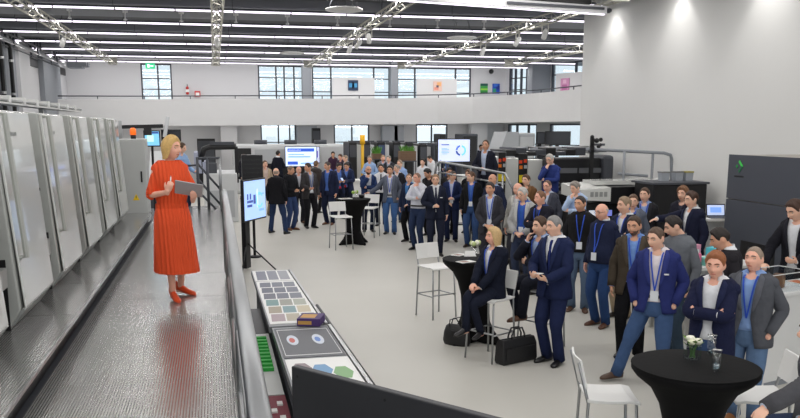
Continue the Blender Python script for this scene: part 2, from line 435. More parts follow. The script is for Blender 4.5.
for k, (x, z, r_, m) in enumerate(((-6.5, 5.62, 0.06, M_steel), (-6.3, 5.72, 0.035, M_black), (-6.65, 5.45, 0.03, M_dgrey), (-6.4, 5.5, 0.025, M_wallgrey))):
    labs = ('thick steel conduit along the top of the left wall', 'thin black conduit under the ceiling beside the thick steel conduit', 'dark thin conduit along the left wall below the steel one', 'thin pale conduit along the left wall below the steel one')
    t = thing('ceiling_conduit', labs[k], 'pipe', (x, 5, z))
    MB().tube([(0, 0, 0), (0, 36, 0)], r_, 8).build('pipe', m, t, True)
    for y in range(2, 36, 4): MB().b2((-0.03, y - 0.04, -r_ - 0.02), (0.03, y + 0.04, CEIL - z)).build('clamp', M_dgrey, t)
t = thing('air_duct', 'flat grey duct end under the ceiling in the far left corner', 'duct', (-6.05, 40.4, 5.3))
MB().b2((-0.1, -0.6, 0.12), (0.7, 0.5, 0.27)).b2((-0.1, -0.5, 0.05), (0.5, 0.4, 0.13)).b2((0.2, 0, 0.26), (0.24, 0.04, CEIL - 5.32)).build('casing', M_grey, t)
MB().b2((-0.12, -0.2, 0.11), (0.72, -0.14, 0.28)).build('flange', M_grey, t)

# ------------------------------------------------------------------ ceiling trusses with spotlights
brace_me = {}
def truss(x, y0, y1, z, label):
    t = thing('lighting_truss', label, 'truss', (x, y0, z), 0, 'ceiling trusses')
    L = y1 - y0
    for cx, cz in ((-0.13, 0), (0.13, 0), (0, 0.22)):
        MB().tube([(cx, 0, cz), (cx, L, cz)], 0.024, 8).build('chord', M_truss, t, True)
    if not brace_me:
        for nm, a, b_ in (('l', (-0.13, 0, 0), (0, 0.3, 0.22)), ('r', (0.13, 0, 0), (0, 0.3, 0.22)), ('b', (-0.13, 0, 0), (0.13, 0.6, 0))):
            o = MB().tube([a, b_], 0.010, 6).build('brace', M_truss); brace_me[nm] = o.data; bpy.data.objects.remove(o)
    k = 0; y = 0.0
    while y < L - 0.6:
        for nm in ('l', 'r', 'b'):
            o = bpy.data.objects.new('brace', brace_me[nm]); C.objects.link(o); o.parent = t
            o.location = (0, y, 0)
            if k % 2 and nm == 'b': o.scale = (-1, 1, 1)
        y += 0.6 if L < 30 else 0.8; k += 1
    for yy in range(2, int(L), 5): MB().tube([(0, yy, 0.22), (0, yy, CEIL - z)], 0.012, 6).build('hanger', M_dgrey, t)
    for yy in (0, L): MB().b2((-0.2, yy - 0.02, -0.04), (0.2, yy + 0.02, 0.3)).build('end_plate', M_truss, t)
    return t
TX = (-4.22, 0.18, 4.32, 8.7)
for x, lab in zip(TX, ('cream lighting truss nearest the left wall', 'cream lighting truss second from the left wall', 'cream lighting truss between the two spotlit ones, third from the left wall', 'cream lighting truss nearest the tall white wall')):
    truss(x, 17.5 if x > 8 else 15, 39.6, 5.52, lab)
truss(12.9, 21.5, 36.5, 5.45, 'cream lighting truss over the curved gallery corner')
def spot(u, v, z, label, az=0, tilt=40):
    p = at_z(u, v, z); p.x = min(TX, key=lambda q: abs(q - p.x)); p.z = 5.24
    t = thing('truss_spotlight', label, 'spotlight', p, R(az), 'spotlights on the trusses')
    M = Matrix.Rotation(R(tilt), 3, 'X')
    mb = MB().lathe([(0.06, -0.15), (0.07, -0.14), (0.07, 0.07), (0.05, 0.13), (0.02, 0.15)], seg=14); mb.v = [tuple(M @ Vector(q)) for q in mb.v]
    mb.build('lamp_body', M_offw, t, True)
    MB().b2((-0.095, -0.015, 0), (-0.08, 0.015, 0.26)).b2((0.08, -0.015, 0), (0.095, 0.015, 0.26)).b2((-0.095, -0.015, 0.255), (0.095, 0.015, 0.28)).build('yoke', M_truss, t)
    mb = MB().lathe([(0.055, -0.155), (0.055, -0.151)], seg=14); mb.v = [tuple(M @ Vector(q)) for q in mb.v]
    mb.build('lens', M_dgrey, t)
for a in ((346, 47, 5.3, 'white spotlight lowest on the third truss', 20), (357, 42, 5.3, 'round white spotlight in the middle of the third truss group', 60), (368, 36, 5.3, 'white spotlight uppermost of the third truss group', -20),
          (467, 49, 5.3, 'white spotlight on the wall-side truss furthest along', 10), (500, 39, 5.3, 'round white spotlight midway along the wall-side truss', 40), (527, 31, 5.3, 'large white spotlight on the wall-side truss nearest the tall wall', 0),
          (66, 40, 5.3, 'round white spotlight under the truss nearest the left wall', 30), (218, 40, 5.3, 'white spotlight under the second truss from the left wall', 0), (322, 59, 5.3, 'small white spotlight at the far end of the third truss', 0)):
    spot(*a)
# hanging fittings with wires
for u, v, z, lab in ((344, 11, 5.45, 'pale hanging lighting frame on wires nearest the tube rows'), (292, 54, 5.35, 'pale hanging lighting disc on wires beside the third truss'), (462, 39, 5.35, 'pale hanging lighting disc on wires beside the wall-side truss')):
    p = at_z(u, v, z); t = thing('hanging_light', lab, 'lamp', p, 0, 'hanging lights')
    MB().lathe([(0.38, 0.0), (0.44, 0.015), (0.44, 0.045), (0.38, 0.06)], seg=28).build('ring', M_offw, t, True)
    MB().b2((-0.38, -0.03, 0.01), (0.38, 0.03, 0.05)).b2((-0.03, -0.38, 0.01), (0.03, 0.38, 0.05)).build('cross_bar', M_offw, t)
    for k in range(4):
        a = k * math.pi / 2 + 0.4
        MB().tube([(0.4 * math.cos(a), 0.4 * math.sin(a), 0.05), (0.15 * math.cos(a), 0.15 * math.sin(a), CEIL - z)], 0.006, 5).build('wire', M_dgrey, t)
# sprinkler heads under the nearest beam
for x in (-3.6, -2.2, -0.75, 0.7, 2.1, 3.5, 5.0, 6.4, 7.8):
    t = thing('sprinkler', 'small white sprinkler head hanging under the ceiling beam', 'sprinkler', (x, 24.3, 5.60), 0, 'sprinkler heads')
    MB().lathe([(0.05, 0), (0.05, 0.02), (0.02, 0.05), (0.02, 0.26)], seg=10).build('head', M_white, t, True)
    MB().lathe([(0.07, 0.2), (0.07, 0.26)], seg=10).build('rose', M_white, t)
# suspended beam with a light line, upper right, and the black panel above it
a, b_ = at_z(388, -5, 5.35), at_z(604, 10.5, 5.35)
t = thing('suspended_light_beam', 'grey suspended beam with a lit line ending before the tall white wall', 'lamp')
mb = MB(); bar(mb, a, b_, 0.22, 0.16); mb.build('beam', M_wallgrey, t)
mb = MB(); bar(mb, a + Vector((0, 0, -0.09)), b_ + Vector((0, 0, -0.09)), 0.07, 0.02); mb.build('light_line', M_tube, t)
d_ = (b_ - a).normalized(); nn = Vector((-d_.y, d_.x, 0))
mb = MB(); bar(mb, a + nn * 0.35 + Vector((0, 0, 0.1)), b_ + nn * 0.35 + Vector((0, 0, 0.1)), 0.05); mb.build('back_chord', M_truss, t)
mb = MB(); bar(mb, b_ - d_ * 2.6 - nn * 0.12, b_ - d_ * 0.1 - nn * 0.12 + Vector((0, 0, 0.02)), 0.05); mb.build('front_chord', M_dgrey, t)
mb = MB().lathe([(0.05, -0.05), (0.09, -0.02), (0.09, 0.03), (0.05, 0.06)], b_ + d_ * 0.1, 10); mb.build('end_joint', M_dgrey, t)
for k in range(4):
    q_ = a.lerp(b_, 0.1 + 0.27 * k); MB().tube([q_, (q_.x, q_.y, CEIL)], 0.012, 6).build('hanger', M_dgrey, t)
a2 = b_ - d_ * 0.9 + Vector((0, 0, 0.35))
t = thing('overhead_screen', 'black flat panel hung above the lit beam by the tall wall', 'panel')
mb = MB(); bar(mb, a2 - d_ * 1.6, a2 + d_ * 0.5, 0.12, 0.5); mb.build('panel', M_black, t)
mb = MB(); bar(mb, a2 - d_ * 1.0 + Vector((0, 0, 0.2)), a2 - d_ * 1.0 + Vector((0, 0, CEIL - a2.z)), 0.03); mb.build('hanger', M_dgrey, t)
# ================================================================== printing press on the left, its walkway
PZ = 1.05
mp = bpy.data.materials.new('ribbed_plate'); mp.use_nodes = True
nt = mp.node_tree; b = nt.nodes['Principled BSDF']
b.inputs['Base Color'].default_value = col((150, 150, 148)); b.inputs['Metallic'].default_value = 0.5; b.inputs['Roughness'].default_value = 0.21
tc = nt.nodes.new('ShaderNodeTexCoord'); mpn = nt.nodes.new('ShaderNodeMapping'); nt.links.new(tc.outputs['Object'], mpn.inputs['Vector'])
wv = nt.nodes.new('ShaderNodeTexWave'); wv.wave_type = 'BANDS'; wv.bands_direction = 'X'; wv.inputs['Scale'].default_value = 17.0; wv.wave_profile = 'SIN'
nt.links.new(mpn.outputs[0], wv.inputs['Vector'])
ns = nt.nodes.new('ShaderNodeTexNoise'); ns.inputs['Scale'].default_value = 7; nt.links.new(tc.outputs['Object'], ns.inputs['Vector'])
b1 = nt.nodes.new('ShaderNodeBump'); b1.inputs['Strength'].default_value = 0.07; b1.inputs['Distance'].default_value = 0.004
b2_ = nt.nodes.new('ShaderNodeBump'); b2_.inputs['Strength'].default_value = 0.08; b2_.inputs['Distance'].default_value = 0.004
nt.links.new(wv.outputs['Fac'], b1.inputs['Height']); nt.links.new(ns.outputs['Fac'], b2_.inputs['Height']); nt.links.new(b1.outputs[0], b2_.inputs['Normal']); nt.links.new(b2_.outputs[0], b.inputs['Normal'])
cr = nt.nodes.new('ShaderNodeValToRGB'); cr.color_ramp.elements[0].position = 0.25; cr.color_ramp.elements[0].color = col((118, 118, 117)); cr.color_ramp.elements[1].position = 0.6; cr.color_ramp.elements[1].color = col((170, 170, 168))  # shade in the grooves between ribs painted as darker stripes
nt.links.new(wv.outputs['Fac'], cr.inputs[0]); nt.links.new(cr.outputs[0], b.inputs['Base Color'])
t = thing('press_walkway', 'raised ribbed metal walkway beside the row of press units', 'platform', (0, 0, 0))
MB().b2((-1.9, -2.0, 0.0), (0.1, 19.4, PZ - 0.03)).build('base', M_dgrey, t)
pl0 = None
for k in range(14):
    y = -1.6 + 1.5 * k
    o = MB().b2((-0.66, 0.006, -0.03), (0.65, 1.494, 0)).build('floor_plate', mp, t) if pl0 is None else pl0.copy()
    if pl0 is None: pl0 = o
    else: C.objects.link(o)
    o.location = (-0.55, y, PZ)
MB().b2((0.10, -2.0, PZ - 0.12), (0.115, 19.4, PZ + 0.06)).build('kick_plate', M_steel, t)
t = thing('press_step', 'raised ribbed step running along the foot of the press units', 'step', (0, 0, 0))
s0 = None
for k in range(12):
    o = MB().b2((-0.42, 0.006, -0.03), (0.40, 1.494, 0)).build('step_plate', mp, t) if s0 is None else s0.copy()
    if s0 is None: s0 = o
    else: C.objects.link(o)
    o.location = (-1.60, -1.6 + 1.5 * k, 1.235)
MB().b2((-2.0, -1.6, PZ), (-1.26, 15.9, 1.2)).build('riser', M_black, t)
MB().b2((-1.20, -1.6, 1.212), (-1.185, 15.9, 1.237)).build('edge_strip', M_steel, t)
# press body behind the towers
t = thing('printing_press', 'dark printing press body standing behind the white units', 'printing press', (0, 0, 0))
MB().b2((-4.2, -1.0, 0), (-2.05, 15.6, 2.7)).build('body', M_dgrey, t)
for i in range(-1, 5):
    y = 6.85 + 1.75 * i - 0.27
    MB().b2((-2.04, y - 0.2, 1.22), (-1.9, y + 0.2, 2.8)).build('recess_panel', M_black, t)
    MB().b2((-1.95, y - 0.22, 1.66), (-1.60, y + 0.2, 1.74)).b2((-1.62, y - 0.22, 1.60), (-1.58, y + 0.2, 1.75)).build('foot_rest', M_pressg, t)
    MB().b2((-1.94, y - 0.1, 1.235), (-1.7, y + 0.1, 1.66)).build('foot_rest_bracket', M_black, t)
def xf(z): return -1.49 - 0.12 * (z - 1.28) / 1.67
tow = thing('press_unit', '', 'press unit', (0, 0, 0), 0, 'white press units in a row')
W = 1.24
mb = MB()                                                   # carcass, leaning front
pts = [(-2.04, 1.236), (-1.62, 1.236), (-1.52, 1.40), (xf(2.93) - 0.012, 2.93), (-2.04, 2.96)]
mb.loft([[(x, 0.0, z) for x, z in pts], [(x, W, z) for x, z in pts]]); mb.build('body', mat('press_side_shaded_grey', (176, 178, 174), 0.3), tow, bevel=0.012)  # sides darker than the doors: their shade is put into the colour
mb = MB(); pts = [(-1.50, 1.40), (xf(1.40) + 0.012, 1.41), (xf(2.92) + 0.012, 2.92), (xf(2.92) - 0.015, 2.92)]
mb.loft([[(x, 0.05, z) for x, z in pts], [(x, W - 0.03, z) for x, z in pts]]); d = mb.build('door', M_press, tow, bevel=0.008)
mb = MB(); hz = [(1.80, 0.0), (1.80, 0.05), (2.90, 0.05), (2.90, 0.0)]
mb.tube([(xf(z) + 0.012 + e, 0.10, z) for z, e in hz], 0.022, 8); mb.build('handle', mat('handle_grey', (176, 178, 172), 0.35), d)
mb = MB(); pts = [(-1.64, 1.238), (-1.615, 1.238), (-1.488, 1.40), (-1.51, 1.41)]
mb.loft([[(x, 0.02, z) for x, z in pts], [(x, W - 0.02, z) for x, z in pts]]); mb.build('sloped_foot_panel', M_pressg, tow)
mb = MB()
for k in range(5): mb.b2((xf(2.74) + 0.0125, 0.42 + 0.045 * k, 2.73), (xf(2.74) + 0.0155, 0.455 + 0.045 * k, 2.76))
mb.build('maker_name', M_pressg, d)
MB().b2((-1.98, -0.006, 1.24), (-1.60, -0.001, 1.80)).build('side_dark_strip', M_black, tow)  # flat black strip added to stand for the dark gap between units
MB().b2((-1.66, -0.006, 2.2), (-1.645, -0.001, 2.23)).build('side_latch', M_black, tow)
labs = ['white press unit next to the foremost cut-off one', 'white press unit two places on from the foremost cut-off one', 'white press unit in the middle of the row', 'white press unit just before the last one of the row', 'last white press unit of the row beside the grey cabinet']
for i in range(5):
    o = tow if i == 0 else copy_tree(tow)
    o['label'] = labs[i]; o.location = (0, 6.85 + 1.75 * i, 0)
# one more before the frame's edge
o = copy_tree(tow); o['label'] = 'foremost white press unit of the row, only its end showing'; o.location = (0, 6.85 - 1.75, 0)
# cable tray above the units
t = thing('cable_tray', 'pale cable tray with tubes above the white press units', 'cable tray', (-2.4, 3.0, 3.06))
MB().b2((-0.10, 0, 0), (0.10, 13.2, 0.02)).build('tray', M_offw, t)
for k in range(16): MB().b2((-0.11, 0.4 + 0.8 * k, 0.02), (0.11, 0.52 + 0.8 * k, 0.10)).build('clip_block', M_offw, t)
for dx in (-0.08, 0.0, 0.08): MB().tube([(dx, 0, 0.045), (dx, 13.2, 0.045)], 0.02, 6).build('hose', M_pressg, t, True)
for k in range(4): MB().b2((-0.03, 1 + 3 * k, -0.36), (0.03, 1.06 + 3 * k, 0)).build('leg', M_pressg, t)
# grey control cabinet at the end with a beacon and a warning sign
c0 = at_y(133, 139, 16.2)
t = thing('control_cabinet', 'tall grey control cabinet with a yellow warning triangle behind the press row', 'cabinet', (c0.x, 16.2, PZ))
Hc = c0.z - PZ
MB().b2((-0.35, 0, 0), (0.2, 0.7, Hc)).build('body', M_pressg if False else mat('cabinet_grey', (188, 190, 188), 0.5), t, bevel=0.015)
MB().b2((-0.32, -0.014, 0.05), (0.17, -0.001, Hc - 0.05)).build('door', mat('cabinet_grey', (188, 190, 188), 0.5), t)
MB().b2((0.1, -0.03, 0.75), (0.13, -0.014, 0.95)).build('handle', M_black, t)
mb = MB().add([(-0.06, -0.017, 0.42), (0.06, -0.017, 0.42), (0, -0.017, 0.54), (-0.06, -0.014, 0.42), (0.06, -0.014, 0.42), (0, -0.014, 0.54)], [(0, 1, 2), (5, 4, 3), (0, 3, 4, 1), (1, 4, 5, 2), (2, 5, 3, 0)])
sg_ = mb.build('warning_triangle', flat((245, 205, 20)), t)
MB().b2((-0.006, -0.019, 0.455), (0.006, -0.0172, 0.505)).build('warning_mark', M_black, sg_)
t = thing('signal_beacon', 'orange signal beacon on top of the grey control cabinet', 'lamp', (c0.x - 0.02, 16.5, c0.z))
MB().lathe([(0.05, 0), (0.05, 0.07)], seg=12).build('base', M_black, t, True); MB().lathe([(0.055, 0.071), (0.055, 0.17), (0.03, 0.2)], seg=12).build('lens', glow((250, 110, 30), 0.7), t, True)
t = thing('machine_gantry', 'dark bar with a chrome end over the grey control cabinet', 'gantry', (0, 0, 0))
g0, g1 = at_y(122, 127, 17.6), at_y(163, 126, 17.6)
mb = MB(); bar(mb, g0, g1, 0.07); mb.build('cross_bar', M_black, t)
mb = MB(); bar(mb, g1 + Vector((0.02, 0, -0.22)), g1 + Vector((0.10, 0, 0.18)), 0.07); mb.build('chrome_end', M_steel, t)
mb = MB(); bar(mb, (g0.x - 0.03, 17.6, PZ), g0 + Vector((-0.03, 0, 0.12)), 0.06); mb.build('post', M_steel, t)
MB().b2((g0.x + 0.42, 17.45, g0.z - 0.16), (g0.x + 0.56, 17.6, g0.z - 0.02)).build('camera_box', M_black, t)
def flatscreen(name, label, p, w, h, rz, mscr, parts, thick=0.05, tilt=0, cat='screen', bez=0.025, post=None, mframe=None):
    """screen facing local -Y; p = centre; parts = printed marks (x0,x1,z0,z1,material) as fractions of the face"""
    t = thing(name, label, cat, p, rz)
    MB().b2((-w / 2, 0, -h / 2), (w / 2, thick, h / 2)).build('casing', mframe or M_black, t, bevel=0.006)
    s = MB().b2((-w / 2 + bez, -0.004, -h / 2 + bez), (w / 2 - bez, -0.001, h / 2 - bez)).build('display', mscr, t)
    for (x0, x1, z0, z1, m) in parts:
        MB().b2((-w / 2 + x0 * w, -0.007, -h / 2 + z0 * h), (-w / 2 + x1 * w, -0.0045, -h / 2 + z1 * h)).build('screen_mark', m, s)
    return t
p_ = at_y(152, 138.5, 18.6)
sc = flatscreen('operator_monitor', 'small monitor with a blue-green picture on the machine behind the speaker', p_, 0.34, 0.34, 0.1, glow((120, 190, 230), 0.9), [(0.2, 0.6, 0.3, 0.7, glow((190, 235, 220), 0.9)), (0.1, 0.9, 0.8, 0.9, glow((40, 70, 140), 0.8))])
MB().tube([(0, 0.06, -0.1), (0, 0.2, -0.5), (0, 0.2, -1.2 - 0.35)], 0.025, 8).build('arm', M_black, sc)
p_ = at_y(171, 135.5, 19.2)
sc = flatscreen('operator_monitor', 'black blank monitor behind the head of the speaker', p_, 0.42, 0.26, 0.0, mat('dark_display', (28, 30, 38), 0.2), [])
MB().tube([(0, 0.06, -0.1), (0, 0.15, -0.4), (0, 0.15, -p_.z + 1.05)], 0.025, 8).build('arm', M_black, sc)

# ------------------------------------------------------------------ railing of the walkway
t = thing('walkway_railing', 'stainless steel handrail along the open side of the walkway', 'railing', (0.085, 0, 0))
MB().tube([(0, -1.5, 2.08), (0, 9.7, 2.08), (0, 9.95, 2.04), (0, 10.05, 1.92), (0, 10.06, 1.1)], 0.031, 14).build('handrail', M_rail, t, True)
for z in (1.42, 1.75): MB().tube([(0, -1.5, z), (0, 10.05, z)], 0.016, 10).build('lower_rail', M_rail, t, True)
for k in range(7): MB().tube([(0, -0.9 + 1.75 * k, PZ), (0, -0.9 + 1.75 * k, 2.06)], 0.02, 10).build('post', M_rail, t, True)
MB().b2((-1.6, 19.42, 0), (-0.2, 20.9, 0.70)).build('landing', M_dgrey, bpy.data.objects['press_walkway'])
# stair rail at the far end
t = thing('stair_railing', 'dark tubular stair railing where the walkway steps down', 'railing', (0, 0, 0))
for u, vt in ((197, 157), (207, 158), (219.5, 158)):
    q_ = at_y(u, vt, 18.6); MB().tube([(q_.x, 18.6, PZ), (q_.x, 18.6, q_.z)], 0.03, 10).build('post', M_dgrey if u < 215 else M_rail, t, True)
qa, qb = at_y(190, 166, 18.6), at_y(221, 158, 18.6)
MB().tube([at_y(196, 158.5, 18.6), at_y(220, 158, 18.6)], 0.028, 10).build('top_rail', M_dgrey, t, True)
for v0, v1 in ((163, 190), (178, 205), (190, 214)): MB().tube([at_y(197, v0, 18.65), at_y(221, v1, 18.65)], 0.024, 10).build('sloping_rail', M_dgrey, t, True)
MB().tube([at_y(186, 166, 18.7), at_y(197, 165, 18.7)], 0.022, 8).build('side_rail', M_dgrey, t, True)
MB().tube([at_y(186, 166, 18.7), at_y(187, 206, 18.7)], 0.022, 8).build('side_post', M_dgrey, t, True)

# ------------------------------------------------------------------ console with printed sheets next to the walkway
def zc(y): return 0.95 + (7.5 - y) * 0.038          # the desk slopes gently down away from the camera
def slab(x0, x1, y0, y1, d0, d1):
    return MB().loft([[(x, y0, zc(y0) + d) for x, d in ((x0, d0), (x1, d0), (x1, d1), (x0, d1))], [(x, y1, zc(y1) + d) for x, d in ((x0, d0), (x1, d0), (x1, d1), (x0, d1))]])
t = thing('proof_console', 'long grey console desk carrying printed sheets beside the walkway', 'desk', (0, 0, 0))
mcg = mat('console_grey', (128, 130, 134), 0.4)
MB().b2((0.50, 4.85, 0.0), (0.92, 11.9, 0.70)).build('base', M_dgrey, t)
slab(0.46, 0.98, 4.75, 7.78, -0.06, 0).build('desk_top', mcg, t)
slab(0.44, 0.96, 7.84, 12.0, -0.06, 0).build('desk_top', mcg, t)
for y0, y1, x in ((4.75, 7.75, 0.985), (7.84, 11.95, 0.965)): slab(x, x + 0.03, y0, y1, -0.09, 0.015).build('side_rail', M_steel, t)
MB().tube([(1.03, 5.4, zc(5.4) - 0.02), (1.03, 9.0, zc(9) - 0.02)], 0.018, 8).build('grip_rail', M_black, t, True)
kb = MB().b2((0.28, 6.3, 0.70), (0.455, 8.3, 0.76)).build('fader_panel', mat('fader_panel_pale', (196, 198, 196), 0.5), t)
for k in range(10): MB().b2((0.30, 6.95 + 0.12 * k, 0.76), (0.42, 7.0 + 0.12 * k, 0.79)).build('fader', flat((40, 165, 60)), kb)
MB().b2((0.29, 4.9, 0.70), (0.455, 6.25, 0.77)).build('red_keypad', flat((120, 30, 50)), t)
for k in range(6): MB().b2((0.33 + 0.05 * (k % 2), 5.2 + 0.16 * k, 0.77), (0.37 + 0.05 * (k % 2), 5.27 + 0.16 * k, 0.785)).build('key', M_paper, t)
MB().b2((0.27, 8.4, 0.62), (0.435, 9.6, 0.74)).build('black_hose_box', M_black, t)
def sheet(label, x0, x1, y0, y1, patches, base=(236, 236, 234)):
    yc = (y0 + y1) / 2
    t = thing('printed_sheet', label, 'printed sheet', ((x0 + x1) / 2, yc, zc(yc) + 0.0005)); t.rotation_euler = (-math.atan(0.038), 0, 0)
    w, h = x1 - x0, y1 - y0
    MB().b2((-w / 2, -h / 2, 0.0), (w / 2, h / 2, 0.004)).build('paper', flat(base, 0.5), t)
    for (a, b_, c, d, colr, sh) in patches:
        if sh == 'r': mb = MB().b2((-w / 2 + a * w, -h / 2 + c * h, 0.004), (-w / 2 + b_ * w, -h / 2 + d * h, 0.0055))
        elif sh == 'p':
            q = [(a, c), (b_, c), (b_ + 0.03, d), (a + 0.03, d)]
            mb = MB().loft([[(-w / 2 + px * w, -h / 2 + py * h, z) for px, py in q] for z in (0.004, 0.0055)])
        else:
            cx, cy, rx, ry = (-w / 2 + (a + b_) / 2 * w), (-h / 2 + (c + d) / 2 * h), (b_ - a) / 2 * w, (d - c) / 2 * h
            nn_ = 6 if sh == 'h' else 20
            mb = MB().loft([[(cx + rx * math.cos(2 * math.pi * k / nn_), cy + ry * math.sin(2 * math.pi * k / nn_), z) for k in range(nn_)] for z in (0.004, 0.0058 if sh == 'h' else (0.0062 if rx > 0.04 else 0.0075))])
        mb.build('print_patch', flat(colr, 0.5), t)
rnd = random.Random(3)
pa = [(0.06 + 0.3 * i, 0.32 + 0.3 * i, 0.08, 0.92, c, 'p') for i, c in enumerate(((112, 114, 128), (128, 130, 142), (150, 152, 160)))]
sheet('printed sheet with grey-blue panels at the far end of the console', 0.45, 0.95, 10.9, 11.95, pa)
pa = []
cols_ = [((168, 150, 156), (176, 168, 150), (150, 160, 150)), ((160, 150, 130), (120, 150, 156), (196, 186, 160)), ((110, 146, 146), (150, 150, 140), (168, 172, 160)), ((96, 98, 112), (104, 108, 122), (112, 116, 128)), ((88, 92, 108), (98, 102, 118), (108, 112, 126)), ((100, 104, 118), (108, 112, 126), (116, 120, 132))]
for r_ in range(6):
    for c_ in range(3): pa.append((0.05 + 0.30 * c_, 0.32 + 0.30 * c_, 0.04 + 0.157 * r_, 0.175 + 0.157 * r_, cols_[r_][c_], 'p'))
sheet('large printed sheet with a grid of grey and pastel panels on the console', 0.455, 0.955, 7.95, 10.85, pa)
em_p = [(0.04, 0.96, 0.06, 0.075, (225, 225, 225), 'r'), (0.04, 0.96, 0.925, 0.94, (225, 225, 225), 'r'), (0.035, 0.045, 0.06, 0.94, (225, 225, 225), 'r'), (0.955, 0.965, 0.06, 0.94, (225, 225, 225), 'r')]
for cx_, c1 in ((0.25, (196, 90, 80)), (0.70, (90, 130, 200))): em_p += [(cx_ - 0.1, cx_ + 0.1, 0.38, 0.72, (205, 212, 224), 'c'), (cx_ - 0.06, cx_ + 0.04, 0.46, 0.62, c1, 'c')]
sheet('dark grey printed sheet with two round emblems on the console', 0.475, 0.97, 6.5, 7.7, em_p, (88, 90, 96))
sheet('white printed sheet with three coloured patches on the console', 0.475, 0.975, 4.8, 6.45, [(0.06, 0.36, 0.70, 0.92, (140, 125, 130), 'h'), (0.34, 0.66, 0.64, 0.88, (110, 155, 196), 'h'), (0.64, 0.94, 0.58, 0.82, (126, 170, 116), 'h'), (0.06, 0.3, 0.4, 0.6, (170, 160, 150), 'h')])
t = thing('printed_carton', 'small purple printed carton lying on the edge of the console', 'carton', (0.84, 7.86, zc(7.86) + 0.012), R(-18))
MB().b2((-0.11, -0.13, 0), (0.11, 0.13, 0.07)).build('box', flat((70, 45, 105)), t)
MB().b2((-0.10, -0.1315, 0.015), (0.03, -0.1302, 0.05)).b2((-0.09, -0.08, 0.0702), (0.05, 0.07, 0.0715)).build('print_panel', flat((196, 150, 80)), t)
# big display seen from behind in front
a, b_ = at_z(291, 366, 1.5), at_z(500, 421, 1.5)
dd = (b_ - a); Lw = dd.length; ang = math.atan2(dd.y, dd.x)
t = thing('display_screen', 'large flat display seen from its dark back, standing beside the console', 'screen', (a.x, a.y, 0), ang)
MB().b2((0, 0, 1.10), (Lw + 0.1, 0.05, 1.5)).build('casing', mat('display_back', (52, 53, 57), 0.5), t, bevel=0.008)
MB().b2((0.3, -0.05, 1.12), (Lw - 0.2, -0.001, 1.25)).build('rear_box', mat('display_back', (52, 53, 57), 0.5), t)
MB().b2((0.02, 0.051, 1.12), (Lw + 0.08, 0.054, 1.48)).build('display', mat('dark_display', (28, 30, 38), 0.2), t)
for x in (0.05, Lw * 0.5): MB().lathe([(0.008, -0.004), (0.008, 0.0)], (0, 0, 0), 10).build('screw', M_black, t).matrix_local = Matrix.Translation((x, -0.001, 1.45)) @ Matrix.Rotation(R(90), 4, 'X')
MB().b2((Lw * .7 - 0.05, 0.0, 0.03), (Lw * .7 + 0.05, 0.04, 1.1)).build('stand_post', M_blackm, t)
MB().b2((Lw * .7 - 0.3, -0.3, 0), (Lw * .7 + 0.35, 0.3, 0.03)).build('stand_foot', M_blackm, t)

# ------------------------------------------------------------------ screens on stands
lilac = glow((205, 215, 245), 0.95); ink = glow((70, 90, 160), 0.7); inkl = glow((130, 170, 220), 0.9)
def ringmark(mb, cx, cz, r0, r1, a0, a1, y=-0.007, n=18):
    rings = []
    for k in range(n + 1):
        a = R(a0 + (a1 - a0) * k / n)
        rings.append([(cx + r * math.cos(a), yy, cz + r * math.sin(a)) for r, yy in ((r0, y), (r1, y), (r1, y + 0.003), (r0, y + 0.003))])
    return mb.loft(rings)
p_ = at_y(255, 199.5, 17.0)
sc = flatscreen('presentation_screen', 'large flat screen with blue writing on a black tripod stand beside the walkway', p_, 1.02, 0.82, R(62), glow((165, 195, 240), 0.95), [(0.14, 0.40, 0.44, 0.50, ink), (0.14, 0.2, 0.52, 0.66, ink), (0.26, 0.32, 0.52, 0.66, ink), (0.14, 0.36, 0.34, 0.40, ink), (0.42, 0.52, 0.40, 0.62, ink), (0.58, 0.62, 0.3, 0.75, glow((225, 240, 250), 0.95)), (0.66, 0.90, 0.2, 0.26, inkl), (0.66, 0.90, 0.6, 0.64, inkl)], 0.06, bez=0.03)
mb = MB(); ringmark(mb, 0.2, -0.02, 0.12, 0.16, 30, 330); mb.build('screen_emblem', glow((120, 200, 225), 0.95), sc)
z0 = -p_.z
MB().b2((-0.34, 0.065, z0 + 0.03), (-0.14, 0.15, 0.1)).build('mast', M_blackm, sc)
for x, y in ((-0.78, -0.05), (0.15, 0.30), (-0.2, -0.5)): MB().tube([(-0.24, 0.10, z0 + 0.55), (x, y, z0 + 0.015)], 0.016, 8).build('leg', M_blackm, sc, True)
t = thing('loudspeaker', 'tall black loudspeaker box behind the screen on the tripod', 'loudspeaker', at_y(252.5, 181, 18.4))
zb = at_y(252.5, 181, 18.4).z
MB().b2((-0.22, -0.2, 0), (0.22, 0.2, 0.56)).build('cabinet', M_black, t, bevel=0.01)
for k in range(6): MB().b2((-0.2, -0.206, 0.03 + 0.09 * k), (0.2, -0.2005, 0.09 + 0.09 * k)).build('grille_bar', M_blackm, t)
MB().tube([(0, 0, -zb), (0, 0, 0)], 0.03, 10).build('pole', M_blackm, t, True); MB().lathe([(0.14, 0), (0.14, 0.03), (0.05, 0.05)], (0, 0, -zb), 20).build('base', M_blackm, t, True)
p_ = at_y(454, 150.5, 23.5)
sc = flatscreen('presentation_screen', 'pale lilac presentation screen on a stand above the crowd', p_, 0.98, 0.68, R(-4), lilac, [(0.12, 0.36, 0.72, 0.76, ink), (0.12, 0.30, 0.58, 0.61, inkl), (0.12, 0.36, 0.52, 0.55, inkl), (0.12, 0.33, 0.46, 0.49, inkl), (0.12, 0.36, 0.40, 0.43, inkl), (0.12, 0.30, 0.34, 0.37, inkl)], 0.06, bez=0.03)
